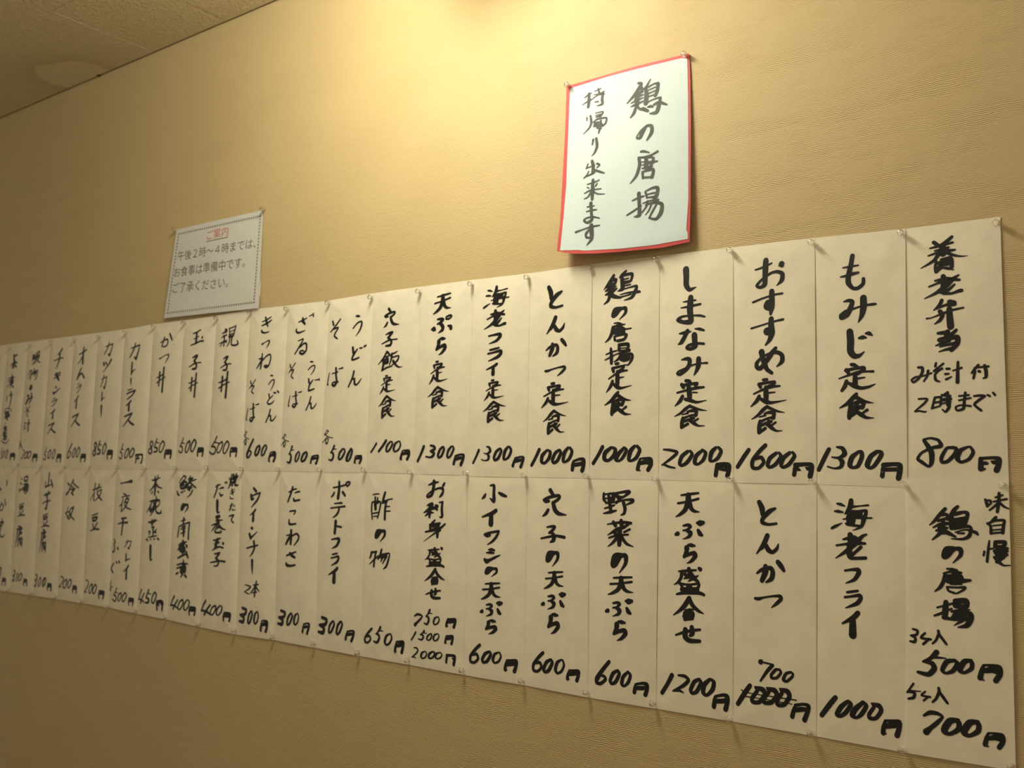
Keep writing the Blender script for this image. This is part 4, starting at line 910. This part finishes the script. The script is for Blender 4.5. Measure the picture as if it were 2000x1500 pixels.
class Sheet:
    def __init__(s, row, k):
        s.row, s.k = row, k
        R, L = k, k + 1
        if row == 0:
            tr, tl = wl(TOPX[R], TOPY[R]), wl(TOPX[L], TOPY[L])
            br, bl = wl(SEAX[R], SEAR[R] if k else 943), wl(SEAX[L], SEAL[L] if k else 941)
        else:
            tr = wl(SEAX[R], (SEAR[R] - 7) if k else 936); tl = wl(SEAX[L], (SEAL[L] - 7) if k else 934.5)
            br, bl = wl(BOTX[R], BOTY[R]), wl(BOTX[L], BOTY[L])
        ux, uz = tl[0] - tr[0], tl[1] - tr[1]; L0 = math.hypot(ux, uz)
        s.ov = 0.006 / L0
        s.tr, s.tl, s.br, s.bl = tr, tl, br, bl
        rnd = random.Random(100 * row + k)
        s.B = rnd.uniform(0.0010, 0.0022) + 0.0030 * min(k / 12, 1); s.E = rnd.uniform(0.0002, 0.0014) if k < 6 else 0.0001
        s.ph = [rnd.uniform(0, 6.28) for _ in range(4)]; s.amp = rnd.uniform(0.0003, 0.0007)
        s.over = (row == 1 and k == 0)
    def st(s, x, z):
        t = 0.5
        for _ in range(3):
            xr = s.tr[0] + (s.br[0] - s.tr[0]) * t; xl = s.tl[0] + (s.bl[0] - s.tl[0]) * t
            q = (x - xl) / (xr - xl)
            zt = s.tl[1] + (s.tr[1] - s.tl[1]) * q; zb = s.bl[1] + (s.br[1] - s.bl[1]) * q
            t = (zt - z) / (zt - zb)
        return q, t
    def pos(s, q, t):
        x = (s.tl[0] * (1-q) + s.tr[0] * q) * (1-t) + (s.bl[0] * (1-q) + s.br[0] * q) * t
        z = (s.tl[1] * (1-q) + s.tr[1] * q) * (1-t) + (s.bl[1] * (1-q) + s.br[1] * q) * t
        return x, z
    def hq(s, q, t):
        qc = min(max(q, 0.0), 1.0); tc = min(max(t, 0.0), 1.0)
        vt = math.sin(math.pi * tc)
        if s.row == 0: ends = 0.16 * (1 - tc) + 0.30 * tc if s.k else 0.16
        else: ends = (0.10 if not s.over else 0.4) * (1 - tc) + 0.25 * tc
        arch = 1 - abs(2 * qc - 1) ** 3.4
        h = 0.0009 + 0.0004 * qc + (0.0004 if s.row == 0 and s.k else 0.0) + (0.0014 if s.over else 0.0)
        h += s.B * arch * (ends + (1 - ends) * vt ** 0.6)
        h += s.E * vt * qc ** 6
        h += s.amp * arch * (math.sin(4.1 * math.pi * tc + s.ph[0] + 3 * qc) + 0.6 * math.sin(7.3 * tc + 6 * qc + s.ph[1])) * vt
        # faint folds left from when the sheets were folded lengthwise
        h += (0.00022 * math.exp(-((qc - 0.36) / 0.022) ** 2) - 0.0002 * math.exp(-((qc - 0.70) / 0.022) ** 2)) * (1 if s.k < 9 else 0.3)
        # slack creases running in from the pinned corners
        for (cq, ct, ph) in ((0, 0, s.ph[2]), (1, 0, s.ph[3]), (0, 1, s.ph[1]), (1, 1, s.ph[0])):
            dq, dt = abs(qc - cq) * 0.37, abs(tc - ct)
            r = math.hypot(dq, dt)
            if 0.005 < r < 0.22:
                a = math.atan2(dt, dq)
                h += (0.0005 if s.k < 7 else 0.0009) * math.sin(math.pi * r / 0.22) * math.exp(-((a - 0.75 - 0.2 * math.sin(ph)) / 0.16) ** 2)
        if q < 0: h = 0.0009 + (h - 0.0009) * max(0, 1 + q / s.ov) * 0.9
        return h
    def h(s, x, z):
        return s.hq(*s.st(x, z))
    def build(s, name):
        nq, nt = 42, 64; v, f = [], []
        for j in range(nt + 1):
            t = j / nt
            for i in range(nq + 1):
                q = -s.ov + (1 + s.ov) * i / nq
                x, z = s.pos(q, t); v.append((x, WALL - s.hq(q, t), z))
        W = nq + 1
        for j in range(nt):
            for i in range(nq):
                a = j * W + i; f.append((a, a + W, a + W + 1, a + 1))
        o = mesh(name, v, f, M_STRIP, None, True)
        thick(o, 0.00018)
        return o
sheets = [[Sheet(0, k) for k in range(22)], [Sheet(1, k) for k in range(21)]]
PRICE = set('一二三四五六七八零円各棒')
used = set()
def title(s):
    n = (UPPER if s.row == 0 else LOWER)[s.k]
    return n
for row in (0, 1):
    for s in sheets[row]:
        o = s.build('menu_strip')
        nm = title(s)
        if nm:
            lab = 'cream %s-row menu strip hand-lettered %s' % (('upper', 'lower')[row], nm)
        else: lab = 'sliver of cream menu strip at the frame edge beside the chazuke strip'
        tag(o, lab, 'menu strip', ('upper', 'lower')[row] + ' row of handwritten menu strips')
        dish, price = [], []
        for i, (g, st) in enumerate(PLACED):
            if i in used: continue
            ax = [p[0] for q in st for p in q]; az = [p[1] for q in st for p in q]
            c = ((min(ax) + max(ax)) / 2, (min(az) + max(az)) / 2)
            if 'p' in g or g in ('の2', '持', '帰', 'り', '出', '来'): continue
            q, t = s.st(*c)
            if 0 <= q < 1 and -0.02 <= t <= 1.01:
                used.add(i); (price if g[0] in PRICE and g not in ('二s', '三s ') else dish).append(st)
        for nm2, lst in (('dish_lettering', dish), ('price_lettering', price)):
            if lst:
                e = bpy.data.objects.new(nm2, None); e.empty_display_size = 0.01; col.objects.link(e); e.parent = o
                for st in lst:
                    v, f = [], []
                    ink_strokes(st, v, f, s.h, 0.00035)
                    mesh('character', v, f, M_INK, e)
        s.o = o
print('unplaced glyphs', [g for i, (g, st) in enumerate(PLACED) if i not in used and not ('p' in g or g in ('の2','持','帰','り','出','来'))])

# the stroke of a character that shows at the very edge of the frame on the sliver strip
s = sheets[0][21]; v, f = [], []
st = [[(*wl(-6, 698), 0.006), (*wl(2, 702), 0.008)]]
ink_strokes(st, v, f, s.h, 0.00035); mesh('dish_lettering', v, f, M_INK, s.o)

# ------------------------------------------------------------------ red-bordered poster
def lerp_poly(P, x):
    for a, b in zip(P, P[1:]):
        if x <= b[0] or b is P[-1]:
            u = (x - a[0]) / (b[0] - a[0]); return a[1] + (b[1] - a[1]) * u
PT = [(1106.7,166),(1116.5,165.5),(1182,146.5),(1242,129.5),(1330,108),(1346,104)]
PB = [(1087.6,490.5),(1118,495.6),(1165,495),(1214,491.6),(1294,483.6),(1346.8,472.4)]
def poff(px, py):
    t = (py - 165 + (px - 1107) * 0.25) / 330.0
    u = (px - 1090) / 258.0
    t = min(max(t, 0), 1.05); u = min(max(u, 0), 1)
    return 0.0022 + 0.026 * t ** 1.4 + 0.0025 * math.sin(math.pi * u) * math.sin(math.pi * min(t, 1)) - 0.016 * u * t ** 1.4
def edge(P, n):
    L = [0]
    for a, b in zip(P, P[1:]): L.append(L[-1] + math.hypot(b[0]-a[0], b[1]-a[1]))
    out = []
    for i in range(n + 1):
        d = L[-1] * i / n
        j = max(k for k in range(len(L) - 1) if L[k] <= d + 1e-9)
        u = (d - L[j]) / (L[j+1] - L[j]); out.append((P[j][0] + (P[j+1][0]-P[j][0])*u, P[j][1] + (P[j+1][1]-P[j][1])*u))
    return out
def coons(name, T, Bm, Lf, Rt, off, mat, parent=None, offf=poff, th=0.0002, nx=40, ny=90):
    T, Bm = edge(T, nx), edge(Bm, nx); Lf, Rt = edge(Lf, ny), edge(Rt, ny)
    v, f = [], []
    for j in range(ny + 1):
        b = j / ny
        for i in range(nx + 1):
            a = i / nx; p = []
            for c in (0, 1):
                p.append((1-b)*T[i][c] + b*Bm[i][c] + (1-a)*Lf[j][c] + a*Rt[j][c]
                         - ((1-a)*(1-b)*T[0][c] + a*(1-b)*T[nx][c] + (1-a)*b*Bm[0][c] + a*b*Bm[nx][c]))
            v.append(tuple(unp(p[0], p[1], offf(p[0], p[1]) + off)))
    W = nx + 1
    for j in range(ny):
        for i in range(nx):
            q = j * W + i; f.append((q, q + W, q + W + 1, q + 1))
    o = mesh(name, v, f, mat, parent, True)
    if th:
        thick(o, th)
    return o
poster = coons('poster', PT, PB, [PT[0], (1104.5, 240), (1102, 290), (1098, 362), (1094, 434), PB[0]],
               [PT[-1], (1348, 140), (1349.3, 230), (1349.3, 290), (1348.6, 402), PB[-1]], 0.0, M_RED)
tag(poster, 'red-edged white poster hand-lettered with a brush, pinned above the menu strips', 'poster')
whi = coons('white_sheet', [(1113.5,173),(1121,170.5),(1182.5,151),(1242.5,135),(1331,113.5),(1342.5,114.5)],
            [(1094,489),(1130,488),(1140,489.5),(1214,485.5),(1278,478.5),(1343.4,466.6)],
            [(1113.5,173),(1112.3,200),(1108,305),(1106,360),(1101,420),(1094,489)],
            [(1342.5,114.5),(1344,190),(1344.4,290),(1344.4,390),(1341,440),(1340.4,450),(1343.2,453),(1343.4,466.6)], 0.0006, M_POSTER, poster)
lett = bpy.data.objects.new('lettering', None); lett.empty_display_size = 0.01; col.objects.link(lett); lett.parent = poster
for i, (g, st) in enumerate(PLACED):
    if 'p' in g or g in ('の2', '持', '帰', 'り', '出', '来'):
        v, f, vv = [], [], []
        ink_strokes(st, v, f, lambda x, z: 0.0, 0.0)
        for x, y, z in v:
            px, py = prj(x, y, z); vv.append(tuple(unp(px, py, poff(px, py) + 0.0010)))
        mesh('character', vv, f, M_INKP, lett)

# ------------------------------------------------------------------ laminated notice
def noff(px, py):
    t = min(max((py - 430) / 170, 0), 1.05); return 0.0025 + 0.0045 * t
notice = coons('notice', [(344.5,448.3),(430,429),(514,410.2)], [(320.5,621.5),(410,611.5),(505,602)],
               [(344.5,448.3),(320.5,621.5)], [(514,410.2),(505,602)], 0, M_NOTICE, None, noff)
tag(notice, 'laminated white notice with dotted border and small red heading', 'notice')
def curl(px, py):
    b = noff(px, py)
    e = (516 - (py - 408.6) * 0.0335) - px      # pixels from the film's own edge
    k = min(max((py - 520) / 60, 0), 1)
    return b + 0.006 * k * k - (0.0063 + 0.004 * k) * k * max(0, 1 - e / 6.0) ** 3
coons('laminate_film', [(342.6,447.4),(430,427.7),(516,408.6)], [(317.8,623.2),(410,613),(509.5,602.6)],
      [(342.6,447.4),(317.8,623.2)], [(516,408.6),(513.5,470),(510.5,540),(511.3,575),(509.5,602.6)], 0.0006, M_FILM, notice, curl, 0, 200, 30)
def npx(px, py, off=0.0004): return unp(px, py, noff(px, py) + off)
v, f = [], []
def dots(p0, p1, n):
    for i in range(n + 1):
        u = i / n; px, py = p0[0] + (p1[0]-p0[0])*u, p0[1] + (p1[1]-p0[1])*u
        c = npx(px, py); r = 0.0023; b = len(v)
        for dx, dz in ((-r,-r),(r,-r),(r,r),(-r,r)): v.append((c.x + dx, c.y, c.z + dz))
        f.append((b, b+1, b+2, b+3))
dots((348.8, 457.2), (508.3, 422), 38); dots((508.3, 422), (496, 590.5), 27)
dots((327, 611.5), (496, 590.5), 39); dots((348.8, 457.2), (327, 611.5), 25)
mesh('dotted_border', v, f, M_PRINT, notice)
def print_text(name, body, P0, P1, mat, hscale=1.0):
    """printed line: flat outlines of Blender's own built-in font laid from P0 to P1 (photo pixels of the baseline)"""
    cu = bpy.data.curves.new(name, 'FONT'); cu.body = body; cu.size = 1.0; cu.resolution_u = 3
    tmp = bpy.data.objects.new('tmp', cu); col.objects.link(tmp)
    dg = bpy.context.evaluated_depsgraph_get(); dg.update()
    me0 = tmp.evaluated_get(dg).to_mesh()
    vs = [tuple(q.co) for q in me0.vertices]; fs = [tuple(p.vertices) for p in me0.polygons]
    tmp.evaluated_get(dg).to_mesh_clear()
    bpy.data.objects.remove(tmp); bpy.data.curves.remove(cu)
    x0, x1 = min(q[0] for q in vs), max(q[0] for q in vs)
    a, b = wl(*P0), wl(*P1)
    ux, uz = b[0] - a[0], b[1] - a[1]; L = math.hypot(ux, uz); k = L / (x1 - x0)
    ux /= L; uz /= L
    out = []
    for x, y, z in vs:
        X = a[0] + ux * (x - x0) * k - uz * y * k * hscale; Z = a[1] + uz * (x - x0) * k + ux * y * k * hscale
        px, py = prj(X, WALL, Z); out.append(tuple(npx(px, py)))
    return mesh(name, out, fs, mat, notice)
print_text('printed_line', '午後２時～４時までは、', (346.5, 508.5), (499, 482.5), M_PRINT, 0.9)
print_text('printed_line', 'お食事は準備中です。', (339.5, 540.5), (478, 520), M_PRINT, 0.9)
print_text('printed_line', 'ご了承ください。', (336.5, 571.5), (445, 559.5), M_PRINT, 0.9)
print_text('heading', 'ご案内', (403.5, 467.5), (445.5, 458.5), M_PRED, 0.82)['label'] = 'red printed heading'
a0, a1, a2, a3 = npx(403, 471.2), npx(445.3, 462.2), npx(445.3, 463.8), npx(403, 472.8)
mesh('underline', [tuple(a0), tuple(a3), tuple(a2), tuple(a1)], [(0, 1, 2, 3)], M_PRINT, notice)

# ------------------------------------------------------------------ clear push pins
PROF = [(0.0, 0.0), (0.0030, 0.0), (0.0042, 0.0004), (0.0045, 0.0011), (0.0040, 0.0018), (0.0027, 0.0026), (0.0024, 0.0040),
        (0.0026, 0.0056), (0.0038, 0.0066), (0.0050, 0.0074), (0.0052, 0.0086), (0.0050, 0.0102), (0.0036, 0.0114), (0.0018, 0.0119), (0.0, 0.0120)]
def lathe(prof, n=20):
    v, f = [], []
    idx = []
    for r, h in prof:
        if r == 0: idx.append([len(v)]); v.append((0, -h, 0))
        else:
            idx.append(list(range(len(v), len(v) + n)))
            for k in range(n):
                a = k * 2 * math.pi / n; v.append((r * math.cos(a), -h, r * math.sin(a)))
    for A, Bq in zip(idx, idx[1:]):
        for k in range(n):
            k2 = (k + 1) % n
            if len(A) == 1: f.append((A[0], Bq[k], Bq[k2]))
            elif len(Bq) == 1: f.append((A[k], Bq[0], A[k2]))
            else: f.append((A[k], Bq[k], Bq[k2], A[k2]))
    return v, f
hv, hf = lathe(PROF)
nv, nf = lathe([(0.0, -0.0075), (0.00025, -0.0062), (0.00055, -0.0055), (0.00055, 0.0045), (0.0, 0.0046)], 8)
root0 = bpy.data.objects.new('push_pin', None); root0.empty_display_size = 0.01; col.objects.link(root0)
head0 = mesh('pin_head', hv, hf, M_CLEAR, root0, True)
need0 = mesh('needle', nv, nf, M_STEEL, root0, True)
first = [True]
def pin(px, py, base, label, group, off=0.0075):
    """pin whose head is seen at the given pixel, its flange resting `base` in front of the wall"""
    p = unp(px, py, off)
    if first[0]: r = root0; first[0] = False
    else:
        r = root0.copy(); col.objects.link(r)
        for ch in (head0, need0):
            c = ch.copy(); c.parent = r; col.objects.link(c)
    r.location = (p.x, WALL - base, p.z)
    r.rotation_euler = (random.uniform(-.09, .09), 0, random.uniform(-.09, .09))
    tag(r, label, 'push pin', group); return r
TOP = [(1948,437),(1761,456),(1586,474),(1427,490),(1281,508),(1151,522),(1030,541),(920,555),(818,570),(724,581),(641,592),(560,603),(488,611),(423,622),(359,631),(300,638),(245,650),(193,658),(146,664),(100,669),(58,675),(18,680)]
MID = [(1960,948),(1766,947),(1588,942),(1428,937),(1280,934),(1146,930),(1024,928),(910,924),(802,923),(711,918),(625,917),(544,917),(473,916),(404,913),(343,914),(283,914),(228,913),(174,912),(125,911),(79,911),(34,908)]
BOT = [(1975,1497),(1763,1463),(1583,1430),(1424,1405),(1276,1373),(1145,1352),(1019,1329),(903,1308),(796,1289),(699,1275),(612,1257),(533,1244),(458,1231),(388,1219),(323,1206),(264,1194),(210,1184),(158,1175),(108,1166),(61,1159),(16,1152)]
def short(n):
    for q in (' 500',' 1',' 2',' 8',' 6',' 750',' 650',' 300',' 400',' 450',' 200',' with struck',' cut'): n = n.split(q)[0]
    return n.replace(' and ', ' ').replace('ichiya-boshi karei fugu', 'ichiya-boshi')
def between(names, k):
    if k == 0: return 'outer corner of %s strip' % short(names[0])
    b = short(names[k]) if k < len(names) and names[k] else 'cut-off'
    return 'between %s and %s' % (short(names[k-1]), b)
for nm, L, rows, names, word in (('t', TOP, 0, UPPER, 'top edge'), ('m', MID, 0, UPPER, 'row seam'), ('b', BOT, 1, LOWER, 'bottom edge')):
    for k, (px, py) in enumerate(L):
        pin(px, py, 0.0036, 'clear push pin, %s, %s' % (word, between(names, k)),
            {'t': 'push pins along the top of the menu strips', 'm': 'push pins along the seam of the menu strips', 'b': 'push pins along the bottom of the menu strips'}[nm])
G2 = 'push pins holding the poster and the notice'
pin(1109, 167, 0.0042, 'clear push pin in the lower top corner of the red-edged poster', G2)
pin(1338, 107, 0.0042, 'clear push pin in the higher top corner of the red-edged poster', G2)
pin(341, 449.5, 0.0042, 'clear push pin in the top corner of the laminated notice by its heading start', G2)
pin(514, 408.5, 0.0042, 'clear push pin in the top corner of the laminated notice nearer the poster', G2)
